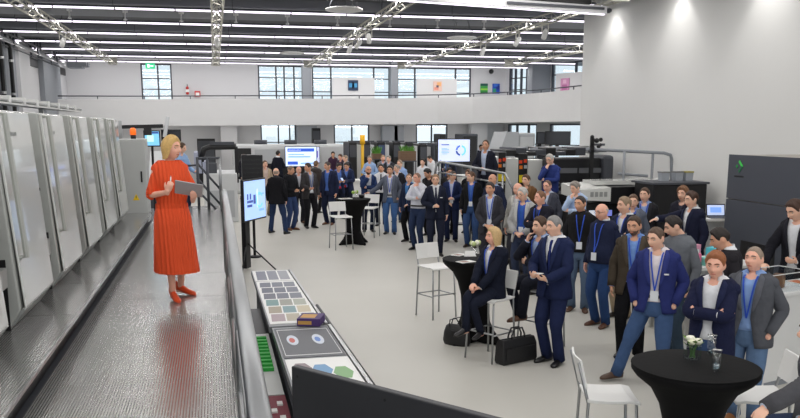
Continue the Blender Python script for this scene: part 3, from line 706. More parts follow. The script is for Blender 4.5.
for a0, a1, c in ((-80, 80, glow((120, 200, 225), 0.95)), (100, 175, glow((90, 120, 200), 0.9)), (185, 260, glow((60, 80, 150), 0.8))):
    mb = MB(); ringmark(mb, 0.2, 0.0, 0.10, 0.155, a0, a1); mb.build('screen_emblem', c, sc)
MB().b2((-0.04, 0.06, -p_.z), (0.04, 0.1, 0.2)).build('mast', M_blackm, sc); MB().b2((-0.4, -0.2, -p_.z), (0.4, 0.3, -p_.z + 0.03)).build('stand_foot', M_blackm, sc)
# ================================================================== machines at the back of the hall
M_mach = mat('machine_white', (205, 207, 208), 0.4)
M_mach2 = mat('machine_pale_grey', (178, 181, 184), 0.45)
# delivery unit far left with stair gantry
t = thing('sheet_delivery', 'pale delivery machine with a dark arched gantry far beyond the walkway', 'machine', (0, 0, 0))
y0 = 25.5
xa, xb = at_y(203, 170, y0).x, at_y(237, 170, y0).x
MB().b2((xa, y0, 0), (xb, y0 + 2.2, 1.45)).build('body', M_mach, t, bevel=0.03)
MB().b2((xa + 0.1, y0 - 0.012, 0.15), (xb - 0.1, y0 - 0.001, 0.95)).build('front_panel', M_mach2, t)
for k in range(5): MB().b2((xb - 0.75 - 0.12 * k, y0 + 0.15, 1.45), (xb - 0.66 - 0.12 * k, y0 + 1.8, 1.50 + 0.14 * k)).build('sheet_guide', flat((170, 175, 195)), t)
MB().tube([at_y(201, 160, y0 + .4), at_y(204, 149, y0 + .4), at_y(210, 147, y0 + .4), at_y(236, 146.5, y0 + .4)], 0.09, 10).build('gantry_arch', M_black, t, True)
q_ = at_y(201, 160, y0 + .4); MB().b2((q_.x - 0.09, y0 + .3, 1.15), (q_.x + 0.09, y0 + .5, q_.z)).build('gantry_post', M_black, t)
q_ = at_y(236, 146.5, y0 + .4); MB().b2((q_.x - 0.05, y0 + .35, 1.15), (q_.x + 0.05, y0 + .45, q_.z)).build('gantry_post', M_blackm, t)
MB().b2((q_.x - 0.75, y0 + .3, q_.z + 0.05), (q_.x - 0.05, y0 + .5, q_.z + 0.14)).build('sensor_rail', M_dgrey, t)
MB().b2((xa + 0.1, y0 + 0.1, 1.45), (xa + 0.4, y0 + 0.3, 1.75)).build('control_panel', M_dgrey, t)
t = thing('wall_cabinet', 'small black cabinet standing against the back wall beyond the delivery machine', 'cabinet', (at_y(206, 140, 42).x, 42, 0))
MB().b2((-0.42, -0.3, 0), (0.42, 0.3, 2.25)).build('body', M_black, t); MB().b2((-0.38, -0.315, 0.1), (0.38, -0.301, 2.15)).build('door', M_dgrey, t)
# second console of low machine parts behind the speaker
t = thing('feeder_machine', 'pale sheet feeder with sloping boards behind the speaker', 'machine', (0, 0, 0))
xa, xb = at_y(143, 170, 21).x, at_y(186, 170, 21).x
MB().b2((xa, 21, 0), (xb, 22.4, 1.5)).build('body', M_mach2, t, bevel=0.03)
MB().loft([[(xa + 0.1, y, z) for y, z in ((21.05, 1.51), (22.3, 1.51), (22.3, 2.2))], [(xb - 0.15, y, z) for y, z in ((21.05, 1.51), (22.3, 1.51), (22.3, 2.2))]]).build('sloping_board', M_mach, t)
MB().b2((xa + 0.05, 20.98, 0.2), (xb - 0.1, 20.999, 1.3)).build('front_panel', M_dgrey, t)
# big pale digital press at the back with the wide lit screen
Yd = 36.5
xa, xb = at_y(233, 150, Yd).x, at_y(346, 150, Yd).x
zt = at_y(290, 144.5, Yd).z
t = thing('digital_press', 'long pale digital press with rounded top behind the far visitors', 'printing press', (0, 0, 0))
MB().b2((xa, Yd, 0), (xb, Yd + 2.0, zt)).build('body', M_mach, t, bevel=0.12)
MB().b2((xa + 0.9, Yd - 0.02, zt - 0.75), (xb - 2.2, Yd - 0.001, zt - 0.2)).build('upper_panel', M_mach2, t)
MB().b2((xa + 0.15, Yd - 0.03, zt - 0.95), (xa + 0.75, Yd - 0.001, zt - 0.15)).build('dark_hatch', M_black, t)
MB().b2((xa + 0.8, Yd - 0.03, 0.4), (xa + 3.0, Yd - 0.001, zt - 0.8)).build('dark_opening', M_blackm, t)
for k in range(3): MB().tube([(xa + 1.2 + 1.3 * k, Yd + 0.8, zt), (xa + 1.2 + 1.3 * k, Yd + 0.8, zt + 0.18)], 0.28, 12).build('roof_fan', M_dgrey, t, True)
p_ = at_y(301, 156.5, Yd - 0.5)
sc = flatscreen('control_screen', 'wide white and blue control screen in front of the long digital press', p_, 1.35, 0.85, 0, glow((205, 222, 250), 1.0), [(0.08, 0.92, 0.74, 0.9, glow((50, 90, 200), 0.8)), (0.10, 0.5, 0.79, 0.84, lilac), (0.08, 0.4, 0.10, 0.26, glow((50, 90, 200), 0.8)), (0.48, 0.9, 0.12, 0.2, inkl), (0.1, 0.8, 0.45, 0.52, inkl), (0.1, 0.6, 0.58, 0.63, inkl)])
MB().b2((-0.05, 0.05, -p_.z), (0.05, 0.12, 0)).build('post', M_blackm, sc)
p_ = at_y(315, 155, Yd - 0.4)
sc = flatscreen('control_screen', 'small white panel with a violet square beside the wide control screen', p_, 0.42, 0.7, 0, glow((200, 205, 235), 0.8), [(0.2, 0.8, 0.35, 0.75, glow((90, 80, 170), 0.8))])
MB().b2((-0.05, 0.05, -p_.z), (0.05, 0.12, 0)).build('post', M_blackm, sc)
# black tower column and camera under the gallery
t = thing('speaker_column', 'tall black speaker column under the gallery', 'loudspeaker', (at_y(316, 140, 41).x, 41, 0))
MB().b2((-0.2, -0.2, 0), (0.2, 0.2, 2.75)).build('cabinet', M_black, t)
for k in range(5): MB().b2((-0.17, -0.208, 0.3 + 0.48 * k), (0.17, -0.2005, 0.7 + 0.48 * k)).build('grille', M_dgrey, t)
MB().b2((0.2, -0.2, 1.9), (0.42, 0.0, 2.15)).build('side_camera', M_dgrey, t)
# far press of black and white units
Yf = 33.5
lb = ('beside the yellow lamp post', 'right of the yellow lamp post', 'with the small plant before it', 'third from the end by the wooden planters', 'second from the end by the wooden planters', 'at the end beyond the wooden planters')
for k, (u, v) in enumerate(((353, 142), (366.5, 142), (381.5, 142), (397, 142), (410, 143), (423.5, 144))):
    q_ = at_y(u, v, Yf); t = thing('far_press_unit', 'distant black and white press unit %s' % lb[k], 'press unit', (q_.x, Yf, 0), 0, 'distant press units')
    h = q_.z
    MB().b2((-0.16, 0, 0), (0.16, 1.6, h)).build('black_housing', M_black, t, bevel=0.04)
    MB().b2((0.165, 0.1, 0), (0.33, 1.6, h - 0.12)).build('white_panel', M_mach, t)
    MB().b2((-0.13, -0.012, h - 0.6), (0.13, -0.001, h - 0.12)).build('control_panel', flat((60, 75, 110)) if k == 2 else M_dgrey, t)
    MB().b2((-0.16, 0.1, h), (0.33, 0.2, h + 0.05)).build('top_bar', M_dgrey, t)
t = thing('lamp_post', 'bright yellow upright marker post among the distant press units', 'post', (at_y(362.5, 150, Yf - 0.5).x, Yf - 0.5, 0))
hz_ = at_y(362.5, 135, Yf - .5).z
MB().tube([(0, 0, 0), (0, 0, hz_ - 0.35)], 0.06, 10).build('pole', flat((230, 180, 40)), t, True); MB().lathe([(0.1, hz_ - 0.35), (0.1, hz_)], seg=12).build('lamp', flat((250, 190, 30)), t, True)
# white counters between the far visitors
def counter(label, u0, u1, v, y, z, d=0.8, rz=0.0, m=None):
    a, b_ = at_y(u0, v, y), at_y(u1, v, y)
    t = thing('counter', label, 'counter', ((a.x + b_.x) / 2, y, 0), rz, 'white counters'); w = b_.x - a.x
    MB().b2((-w / 2, 0, z - 0.05), (w / 2, d, z)).build('counter_top', m or M_offw, t, bevel=0.008)
    MB().b2((-w / 2 + 0.04, 0.05, 0), (w / 2 - 0.04, d - 0.05, z - 0.05)).build('body', M_offw, t)
    MB().b2((-w / 2 + 0.04, 0.045, 0), (w / 2 - 0.04, 0.0495, 0.08)).build('plinth', M_grey, t)
    return t
counter('long white counter among the distant visitors', 349, 372, 166, 27.9, 1.05)
counter('white counter behind the crowd left of the lilac screen', 402, 432, 168, 28.6, 1.05)
counter('white counter beyond the lilac screen', 462, 500, 158, 29, 1.1)
def planter(label, u, v, y, w, h, hp, box=True):
    p = at_y(u, v, y); t = thing('planter', label, 'plant', (p.x, y, p.z), 0, 'green plants on the counters')
    if box:
        MB().b2((-w / 2, -0.2, -h), (w / 2, 0.2, 0)).build('box', mat('wood_planter', (125, 100, 78), 0.7, noise=0.25, nscale=12), t)
        for k in range(4): MB().b2((-w / 2, -0.212, -h + k * h / 4 + 0.01), (w / 2, -0.201, -h + (k + 1) * h / 4 - 0.01)).build('slat', mat('wood_slat', (118, 92, 70), 0.7, noise=0.25, nscale=9), t)
    else: MB().lathe([(0.08, -h), (0.11, -h * 0.5), (0.12, 0)], seg=14).build('pot', M_offw, t, True)
    mb = MB(); rr = random.Random(int(u))
    for k in range(70):
        x = rr.uniform(-w / 2, w / 2) * 0.9; yy = rr.uniform(-0.14, 0.14); a = rr.uniform(-0.4, 0.4); hh = hp * rr.uniform(0.6, 1.05)
        mb.add([(x - 0.012, yy, 0), (x + 0.012, yy, 0), (x + a * hh + 0.01, yy + rr.uniform(-.05, .05), hh * 0.7), (x + a * hh * 1.5, yy, hh)], [(0, 1, 2), (0, 2, 3)])
    mb.build('leaves', flat((90, 150, 50)), t)['kind'] = 'stuff'
    return t
planter('green grass plant in a slatted wooden box beside the white press panel', 407, 151, 31.8, 0.62, 0.36, 0.24)
planter('bright green grass plant on the long white counter', 376.5, 153.5, 32.2, 0.34, 0.2, 0.3)
planter('green plant on the white counter left of the lilac screen', 441.5, 154, 27.2, 0.24, 0.25, 0.3, False)
for k, (u, y, w_) in enumerate(((407, 31.8, 0.66), (376.5, 32.2, 0.4), (441.5, 27.2, 0.34))):
    p = at_y(u, 160, y); pl_ = [o for o in C.objects if o.name.startswith('planter')][k]
    zb = pl_.location.z - (0.36, 0.2, 0.25)[k]
    t = thing('plant_stand', 'dark stand under the %s plant' % ('boxed grass', 'bright green', 'potted green')[k], 'stand', (p.x, y, 0))
    MB().b2((-w_ / 2, -0.25, zb - 0.04), (w_ / 2, 0.25, zb)).build('top', M_dgrey, t)
    for sx in (-1, 1):
        for sy in (-1, 1): MB().b2((sx * (w_ / 2 - 0.03) - 0.02, sy * 0.2 - 0.02, 0), (sx * (w_ / 2 - 0.03) + 0.02, sy * 0.2 + 0.02, zb - 0.04)).build('leg', M_dgrey, t)
# dark machines right of the planters, below the lilac screen
for u0, u1, vt, y, lab in ((434, 443, 143, 33.2, 'dark machine housing left of the lilac screen'), (440, 446, 134, 38, 'black cabinet before the back window left of the lilac screen'), (462, 478, 134, 37, 'dark machine top behind the lilac screen')):
    a, b_ = at_y(u0, vt, y), at_y(u1, vt, y)
    t = thing('dark_machine', lab, 'machine', ((a.x + b_.x) / 2, y, 0), 0, 'dark machines'); w_ = b_.x - a.x
    MB().b2((-w_ / 2, 0, 0), (w_ / 2, 1.2, a.z)).build('body', M_dgrey if u0 != 440 else M_black, t, bevel=0.03)
    MB().b2((-w_ / 2 + 0.06, -0.015, 0.9), (w_ / 2 - 0.06, -0.001, a.z - 0.1)).build('front_panel', M_black, t)

# ------------------------------------------------------------------ offset press on the right
Yp = 19.6
t = thing('offset_press', 'offset press with white and black unit panels and a dark feeder end', 'printing press', (0, 0, 0))
PX = lambda u, y=Yp: at_y(u, 165, y).x
ztw = at_y(515, 156.5, Yp).z
MB().b2((PX(494), Yp + 0.3, 0), (PX(583), Yp + 1.5, ztw - 0.1)).build('body', M_dgrey, t)
ylab = flat((240, 215, 30)); red = flat((225, 70, 30))
for k, (ua, ub, uc, v) in enumerate(((489, 499, 506, 155.5), (506, 519, 528, 157), (528, 543, 551, 158.5))):
    zt = at_y(ub, v, Yp).z
    MB().b2((PX(ua), Yp, 0), (PX(ub) - 0.01, Yp + 0.32, zt - 0.02)).build('white_panel', M_press, t, bevel=0.02)
    q_ = MB().b2((PX(ub), Yp + 0.02, 0), (PX(uc), Yp + 0.34, zt + 0.08)).build('control_column', M_black, t, bevel=0.015)
    xm = (PX(ub) + PX(uc)) / 2
    for j, (dx, dz) in enumerate(((-0.07, 0.0), (0.05, 0.02), (-0.06, -0.13), (0.06, -0.12))):
        MB().b2((xm + dx - 0.04, Yp + 0.008, zt - 0.12 + dz - 0.04), (xm + dx + 0.04, Yp + 0.019, zt - 0.12 + dz + 0.04)).build('button', red if j in (0, 1) else (flat((245, 130, 30)) if j == 2 else M_mach2), q_)
    MB().b2((xm - 0.1, Yp + 0.008, zt - 0.62), (xm + 0.1, Yp + 0.019, zt - 0.44)).build('warning_plate', ylab, q_)
# dark feeder section and its end
z1 = at_y(575, 158, 18.9).z
fd = MB().b2((PX(552, 18.9), 18.95, 0), (PX(602, 18.9), 19.55, z1)).build('feeder_body', M_blackm, t, bevel=0.04)
for j in range(2):
    xa = PX(556 + 24 * j, 18.9); xb = PX(578 + 24 * j, 18.9)
    MB().b2((xa, 18.935, z1 - 0.36), (xb, 18.949, z1 - 0.24)).build('slot_row', flat((98, 100, 104)), fd)
    for i in range(5):
        x = xa + (xb - xa) * (i + 0.5) / 5
        mb = MB(); bar(mb, (x - 0.06, 18.94, z1 - 0.70), (x + 0.06, 18.94, z1 - 0.58), 0.02); bar(mb, (x + 0.06, 18.94, z1 - 0.70), (x - 0.06, 18.94, z1 - 0.58), 0.02); mb.build('grip_cross', flat((98, 100, 104)), fd)
    MB().b2((xa, 18.935, z1 - 0.86), (xb, 18.949, z1 - 0.78)).build('slot_row', flat((98, 100, 104)), fd)
MB().b2((PX(602, 18.9) + 0.01, 18.85, 0), (PX(613.5, 18.9), 19.7, z1 + 0.06)).build('dark_end_cover', M_dgrey, t, bevel=0.08)
# rods, ducts and covers on top
for k in range(9):
    x = PX(506 + 10 * k); MB().b2((x - 0.15, Yp + 0.3, ztw), (x + 0.12, Yp + 1.6, ztw + 0.10 + 0.05 * (k % 3))).build('top_cover', M_black if k % 2 else M_dgrey, t, bevel=0.02)
for v, y in ((153, Yp + 0.4), (150, Yp + 1.0), (148, Yp + 1.6)): MB().tube([at_y(508, v, y), at_y(598, v - 1, y)], 0.03, 8).build('top_rail', M_steel, t, True)
for k in range(5):
    p = at_y(514 + 17 * k, 151, Yp + 0.9); MB().tube([p, p + Vector((0.35, 0, 0.05))], 0.07, 10).build('roller', M_grey, t, True)
# units behind, dark wide display
t = thing('press_feeder_cover', 'pale rounded machine cover behind the offset press', 'machine', (0, 0, 0))
a, b_ = at_y(499, 132, 25), at_y(519, 132, 25); c_ = at_y(537, 133, 25)
mb = MB(); mb.loft([[(a.x + e, 25, z) for e, z in ((-0.02, 0), (0.0, 1.9), (0.25, a.z), (b_.x - a.x, a.z), (b_.x - a.x, 0))], [(a.x + e, 26.2, z) for e, z in ((-0.02, 0), (0.0, 1.9), (0.25, a.z), (b_.x - a.x, a.z), (b_.x - a.x, 0))]]); mb.build('round_cover', M_mach2, t)
MB().b2((b_.x + 0.01, 25.1, 0), (c_.x, 26.2, c_.z)).build('box_cover', M_mach2, t, bevel=0.05)
MB().b2((b_.x + 0.08, 25.085, 1.2), (c_.x - 0.08, 25.099, c_.z - 0.12)).build('panel', M_mach, t)
p_ = at_y(558, 138, 24.0)
sc = flatscreen('dark_monitor', 'wide black monitor above the offset press', p_, 0.78, 0.40, R(-8), mat('dark_display', (28, 30, 38), 0.2), [])
MB().b2((-0.05, 0.05, -p_.z), (0.05, 0.12, 0)).build('post', M_blackm, sc)
p_ = at_y(541, 138, 24.4)
sc = flatscreen('dark_monitor', 'narrow dark monitor left of the wide black one above the press', p_, 0.3, 0.36, R(10), M_dgrey, [])
MB().b2((-0.05, 0.05, -p_.z), (0.05, 0.12, 0)).build('post', M_blackm, sc)
# camera-like sensor rig at the wall's edge
t = thing('sensor_rig', 'black bracket rig with knobs at the corner of the tall white wall', 'rig', at_y(593, 150, 18.6))
zr = t.location.z
MB().b2((-0.05, 0, -zr + 0.0), (0.03, 0.08, 0.28)).build('post', M_black, t)
for dx, dz, r_ in ((0.1, 0.22, 0.06), (0.2, 0.24, 0.05), (0.15, 0.08, 0.05), (-0.02, 0.3, 0.05), (0.2, 0.12, 0.04)): MB().ball((dx, 0.03, dz), r_, 10, 6).build('knob', M_black, t, True)
MB().b2((-0.05, 0.0, 0.1), (0.3, 0.06, 0.15)).b2((-0.1, 0.0, -0.05), (0.35, 0.06, -0.01)).build('bracket', M_dgrey, t)
# catwalk railing before the tall wall
t = thing('catwalk_railing', 'grey tubular railing of the press catwalk before the tall white wall', 'railing', (0, 0, 0))
Yr = 16.9
pts = [at_y(596, 149.5, Yr + 0.7), at_y(664, 153, Yr), at_y(670.5, 155, Yr), at_y(671.5, 159, Yr), at_y(671.5, 206, Yr)]
MB().tube(pts, 0.035, 10).build('top_rail', M_grey, t, True)
MB().tube([at_y(618, 173.5, Yr + 0.3), at_y(648, 176, Yr)], 0.03, 10).build('mid_rail', M_grey, t, True)
for u, v in ((624.5, 151.5), (653, 152.5)):
    q_ = at_y(u, v, Yr + 0.2); MB().tube([q_, (q_.x, q_.y, 1.0)], 0.03, 10).build('post', M_grey, t, True)
MB().b2((8.0, 16.9, 0.0), (9.7, 17.9, 1.0)).build('catwalk_block', M_dgrey, t)
# delivery unit: white lid, black opening, small lit panel
Yw = 15.9
zt = at_y(600, 187, Yw).z
t = thing('sheet_delivery', 'white and black delivery unit with a long white lid before the tall wall', 'machine', (0, 0, 0))
xa, xb, xc = at_y(579, 190, Yw).x, at_y(611, 190, Yw).x, at_y(662, 190, Yw).x
MB().loft([[(xa, Yw, z) for z in (zt - 0.26, zt - 0.05)] + [(xa, Yw + 0.9, zt + 0.03), (xa, Yw + 0.9, zt - 0.2)], [(xb, Yw, z) for z in (zt - 0.3, zt - 0.02)] + [(xb, Yw + 0.9, zt + 0.06), (xb, Yw + 0.9, zt - 0.2)]]).build('white_lid', M_press, t)
MB().b2((xb + 0.01, Yw + 0.02, zt - 0.35), (xc - 0.4, Yw + 0.9, zt + 0.0)).build('black_cover', M_blackm, t, bevel=0.02)
MB().b2((xb - 0.2, Yw + 0.3, zt + 0.02), (xc + 0.3, Yw + 0.95, zt + 0.10)).build('white_top_rail', M_press, t)
MB().b2((xa + 0.05, Yw + 0.25, 0), (xc - 0.4, Yw + 0.88, zt - 0.36)).build('dark_body', M_black, t)
MB().b2((xc - 0.38, Yw + 0.0, 0), (xc + 0.05, Yw + 0.9, zt - 0.08)).build('grey_door', M_mach2, t, bevel=0.02)
for k, (dx, c) in enumerate(((0.1, (150, 170, 255)), (0.35, (235, 240, 255)), (0.7, (140, 150, 240)), (1.2, (220, 225, 250)))): MB().b2((xa + dx, Yw + 0.23, zt - 0.62), (xa + dx + 0.16, Yw + 0.248, zt - 0.5)).build('lit_sheet', glow(c, 0.5), t)
for k in range(4): MB().b2((xb - 0.45 + 0.1 * k, Yw - 0.006, zt - 0.2), (xb - 0.38 + 0.1 * k, Yw - 0.001, zt - 0.1)).build('vent_hole', M_pressg, t)
# tall dark cabinet with three grey bins
Yk = 15.0
q0, q1 = at_y(640, 178, Yk + 1.2), at_y(707.5, 184, Yk)
t = thing('dark_cabinet', 'tall dark cabinet carrying three grey bins before the tall white wall', 'cabinet', (0, 0, 0))
zk = q1.z
MB().b2((q1.x - 1.15, Yk, 0), (q1.x, Yk + 0.8, zk)).build('body', M_blackm, t, bevel=0.02)
MB().b2((q1.x - 1.2, Yk - 0.03, zk), (q1.x + 0.03, Yk + 0.85, zk + 0.04)).build('lid', M_dgrey, t)
MB().b2((q1.x - 0.32, Yk - 0.012, zk - 0.5), (q1.x - 0.12, Yk - 0.001, zk - 0.25)).build('dark_recess', M_black, t)
for k, u in enumerate((663.5, 677, 689)):
    p = at_y(u, 181, Yk + 0.5); t = thing('grey_bin', 'grey plastic bin on the dark cabinet, %s' % ('beside the catwalk railing', 'the middle one of three', 'yellow-lidded, away from the railing')[k], 'bin', (min(p.x, q1.x - 0.15) if k == 2 else p.x, Yk + 0.5, zk + 0.04), 0, 'bins on the dark cabinet')
    MB().loft([[(sx * a, sy * a, z) for sx, sy in ((-1, -1), (1, -1), (1, 1), (-1, 1))] for a, z in ((0.075, 0), (0.086, 0.16))]).build('tub', mat('bin_grey', (165, 170, 178), 0.5), t)
    MB().b2((-0.092, -0.092, 0.16), (0.092, 0.092, 0.19)).build('lid', mat('bin_lid', (130, 130, 128), 0.5) if k < 2 else flat((170, 160, 95)), t)
# big anthracite cabinet with the green emblem
XM = 7.9
e0 = at_x(729.5, 155, XM)
t = thing('anthracite_press', 'huge anthracite machine housing with a green emblem by the tall white wall', 'printing press', (0, 0, 0))
Mant = mat('anthracite_panel', (72, 76, 86), 0.45)
ZM = e0.z; YM = e0.y; zs = at_x(728.5, 198.5, XM).z
MB().b2((XM + 0.03, 4.5, 0), (9.6, YM, ZM)).build('body', mat('machine_edge', (150, 145, 138), 0.5), t)
MB().b2((XM, 4.5, zs + 0.008), (XM + 0.028, YM + 0.01, ZM + 0.01)).build('upper_panel', Mant, t)
MB().b2((XM, 4.5, 0.08), (XM + 0.028, YM + 0.01, zs - 0.008)).build('lower_panel', Mant, t)
r0, r1 = at_x(741, 240, XM), at_x(775, 252, XM)
MB().b2((XM - 0.006, r1.y, r1.z - 0.35), (XM - 0.0005, r0.y, r0.z)).build('dark_recess', M_black, t)
MB().b2((XM - 0.012, r0.y - 0.5, r0.z - 0.22), (XM - 0.007, r0.y - 0.2, r0.z - 0.08)).build('recess_bracket', M_dgrey, t)
em = at_x(739.5, 166.5, XM)
def plan(mb, pts, x0, x1): return mb.loft([[(x0, em.y + a, em.z + c) for a, c in pts], [(x1, em.y + a, em.z + c) for a, c in pts]])
s_ = 0.085
emb = plan(MB(), [(-s_ * 0.05, s_ * 1.15), (-s_ * 1.1, 0.1 * s_), (-s_ * 0.85, -0.25 * s_), (s_ * 0.25, s_ * 0.8)], XM - 0.008, XM - 0.0005).build('emblem', flat((70, 220, 90)), t)
plan(MB(), [(-s_ * 1.1, 0.0), (-s_ * 0.1, -s_ * 1.15), (s_ * 0.2, -s_ * 0.8), (-s_ * 0.7, 0.12 * s_)], XM - 0.009, XM - 0.0015).build('emblem_dark_green', flat((35, 110, 70)), emb)  # the emblem's own dark green lower part
plan(MB(), [(s_ * 0.7, s_ * 0.35), (s_ * 0.35, 0), (s_ * 0.7, -s_ * 0.35), (s_ * 1.05, 0)], XM - 0.008, XM - 0.0005).build('emblem_dot', flat((30, 150, 70)), emb)
mb = MB()
for k in range(7): mb.b2((XM - 0.005, em.y + 0.11 - 0.034 * k, em.z - 0.165), (XM - 0.0005, em.y + 0.088 - 0.034 * k, em.z - 0.14))
mb.build('emblem_lettering', M_black, t)

# ------------------------------------------------------------------ small table with a laptop
p_ = at_y(713, 217, 12.9); tz = p_.z
t = thing('side_table', 'pale side table carrying a laptop by the anthracite machine', 'table', (p_.x, 12.9, 0))
MB().b2((-0.26, -0.3, tz - 0.04), (0.4, 0.35, tz)).build('table_top', M_offw, t)
MB().b2((-0.22, -0.2, 0), (0.35, 0.3, tz - 0.04)).build('pedestal', M_mach2, t)
t = thing('laptop', 'open laptop with a bright screen on the pale side table', 'laptop', (p_.x + 0.02, 12.85, tz), R(-12))
MB().b2((-0.16, -0.22, 0), (0.16, 0.0, 0.018)).build('keyboard_base', M_dgrey, t)
ld_ = MB(); Mt = Matrix.Rotation(R(-14), 3, 'X'); ld_.box((0, 0.03, 0.12), (0.32, 0.012, 0.21), Mt); l_ = ld_.build('lid', M_blackm, t)
MB().box((0, 0.022, 0.121), (0.29, 0.004, 0.175), Mt).build('display', glow((190, 205, 238), 0.7), l_)
MB().box((0.0, 0.0185, 0.125), (0.19, 0.003, 0.09), Mt).build('screen_mark', glow((120, 160, 230), 0.9), l_)
# white display counters on the right
t = thing('counter', 'white display counter behind the grey-suited man', 'counter', (6.5, 8.22, 0), R(18), 'white counters')
MB().b2((-0.9, -0.22, 0.0), (1.1, 0.22, 1.0)).build('body', M_offw, t); MB().b2((-0.93, -0.25, 1.0), (1.13, 0.25, 1.04)).build('counter_top', M_offw, t, bevel=0.006); MB().b2((-0.88, -0.226, 0.0), (1.05, -0.2205, 0.06)).build('plinth', M_grey, t)
CZ_ = 1.04
Mc = Matrix.Translation((6.5, 8.22, 0)) @ Matrix.Rotation(R(18), 4, 'Z')
def onc(x, y): return Mc @ Vector((x, y, CZ_))
t = thing('acrylic_case', 'clear acrylic display case on the white counter', 'display case', onc(-0.55, -0.02), R(18))
M_acr = glass_mat('clear_acrylic', (250, 252, 253), 0.07)
cw, cd, ch = 0.33, 0.20, 0.2
for nm, p0, p1 in (('front_pane', (-cw, -cd, 0), (cw, -cd + 0.005, ch)), ('back_pane', (-cw, cd - 0.005, 0), (cw, cd, ch)), ('side_pane', (-cw, -cd + 0.006, 0), (-cw + 0.005, cd - 0.006, ch)), ('side_pane', (cw - 0.005, -cd + 0.006, 0), (cw, cd - 0.006, ch)), ('top_pane', (-cw, -cd, ch + 0.001), (cw, cd, ch + 0.006))): MB().b2(p0, p1).build(nm, M_acr, t)
for a, b_ in (((-cw, -cd, 0), (-cw, -cd, ch)), ((cw, -cd, 0), (cw, -cd, ch)), ((-cw, -cd, ch + .004), (cw, -cd, ch + .004)), ((-cw, cd, ch + .004), (cw, cd, ch + .004)), ((cw, -cd, ch + .004), (cw, cd, ch + .004)), ((-cw, -cd, ch + .004), (-cw, cd, ch + .004))):
    mb = MB(); bar(mb, a, b_, 0.008); mb.build('edge', M_offw, t)
t = thing('brown_sample', 'brown carton sample standing inside the acrylic case', 'carton', onc(-0.42, 0.02), R(40)); MB().b2((-0.06, -0.05, 0.002), (0.06, 0.05, 0.15)).build('box', flat((120, 85, 60)), t); MB().b2((-0.05, -0.053, 0.04), (0.05, -0.0505, 0.1)).build('print_panel', flat((160, 120, 80)), t)
t = thing('open_magazine', 'open magazine with orange pages on the white counter', 'magazine', onc(0.1, 0.05) + Vector((0, 0, 0.002)), R(10))
MB().b2((-0.2, -0.12, 0), (-0.001, 0.12, 0.012)).b2((0.001, -0.12, 0), (0.2, 0.12, 0.012)).build('pages', M_paper, t); MB().b2((-0.18, -0.1, 0.0121), (-0.02, 0.1, 0.0135)).build('picture', flat((205, 110, 60)), t); MB().b2((0.03, -0.08, 0.0121), (0.18, 0.0, 0.0135)).build('picture', flat((60, 70, 90)), t)
# low white table with coloured cartons behind the blue-blazer man
p_ = at_z(704, 262, 1.0)
t = thing('sample_table', 'white table with bright coloured cartons behind the red-haired man', 'table', (p_.x, p_.y, 0), R(5))
MB().b2((-0.45, -0.3, 0.94), (0.75, 0.6, 0.98)).build('table_top', M_offw, t)
for sx in (-0.4, 0.7):
    for sy in (-0.25, 0.55): MB().b2((sx - 0.025, sy - 0.025, 0), (sx + 0.025, sy + 0.025, 0.94)).build('leg', M_steel, t)
MB().b2((-0.4, -0.28, 0.3), (0.7, 0.58, 0.32)).build('shelf', M_offw, t)
for k, (dx, dy, w_, h_, c) in enumerate((( -0.25, -0.1, 0.2, 0.16, (225, 110, 150)), (-0.02, -0.12, 0.2, 0.10, (120, 205, 190)), (-0.12, 0.15, 0.26, 0.24, (230, 160, 185)), (0.2, 0.1, 0.2, 0.2, (80, 190, 205)), (-0.33, 0.1, 0.12, 0.12, (175, 205, 60)), (0.15, -0.18, 0.14, 0.07, (240, 200, 80)))):
    nm = ('pink', 'mint green', 'tall pale pink', 'turquoise', 'small lime green', 'small yellow')[k]
    t = thing('sample_carton', '%s carton on the white sample table' % nm, 'carton', (p_.x + dx, p_.y + dy, 0.98), R(12 * k))
    MB().b2((-w_ / 2, -0.07, 0), (w_ / 2, 0.07, h_)).build('box', flat(c), t); MB().b2((-w_ * 0.35, -0.0715, h_ * 0.25), (w_ * 0.35, -0.0702, h_ * 0.75)).build('print_panel', M_paper, t)

# ================================================================== cocktail tables, stools, bags
M_tcloth = mat('black_stretch_cloth', (15, 15, 16), 0.8, bump=0.15, bscale=20, spec=0.15)
def cocktail_table(label, x, y, r_top, rz=0.0, h=1.10):
    t = thing('cocktail_table', label, 'table', (x, y, 0), R(rz), 'cocktail tables in black stretch cloth')
    seg = 48
    def ring(z, r0, amp):
        out = []
        for k in range(seg):
            a = 2 * math.pi * k / seg
            lobe = abs(math.cos(2 * a)) ** 3
            r_ = r0 + amp * lobe
            out.append((r_ * math.cos(a), r_ * math.sin(a), z))
        return out
    prof = [(0.012, 0.15, 0.30), (0.05, 0.16, 0.25), (0.14, 0.17, 0.14), (0.28, 0.18, 0.05), (0.45, 0.185, 0.01), (0.62, 0.195, 0), (0.8, 0.24, 0), (0.93, 0.31, 0), (1.02, r_top - 0.03, 0), (1.06, r_top, 0), (h - 0.006, r_top, 0)]
    MB().loft([ring(*q) for q in prof]).build('stretch_cover', M_tcloth, t, True)
    MB().lathe([(r_top - 0.004, h - 0.006), (r_top + 0.004, h - 0.003), (r_top - 0.01, h)], seg=48).build('table_top', M_tcloth, t, True)
    for k in range(4):
        a = k * math.pi / 2; MB().lathe([(0.03, 0), (0.03, 0.012)], (0.42 * math.cos(a), 0.42 * math.sin(a), 0), 10).build('foot', M_black, t)
    return t
TN = (3.35, 5.30); TM = (3.30, 10.45); TF = (3.22, 20.1)
cocktail_table('black-covered cocktail table with a flower vase and two glasses', TN[0], TN[1], 0.45, 20)
cocktail_table('black-covered cocktail table with papers beside the seated woman', TM[0], TM[1], 0.44, 35)
cocktail_table('black-covered cocktail table the grey-blazer man rests a hand on', TF[0], TF[1], 0.42, 30)
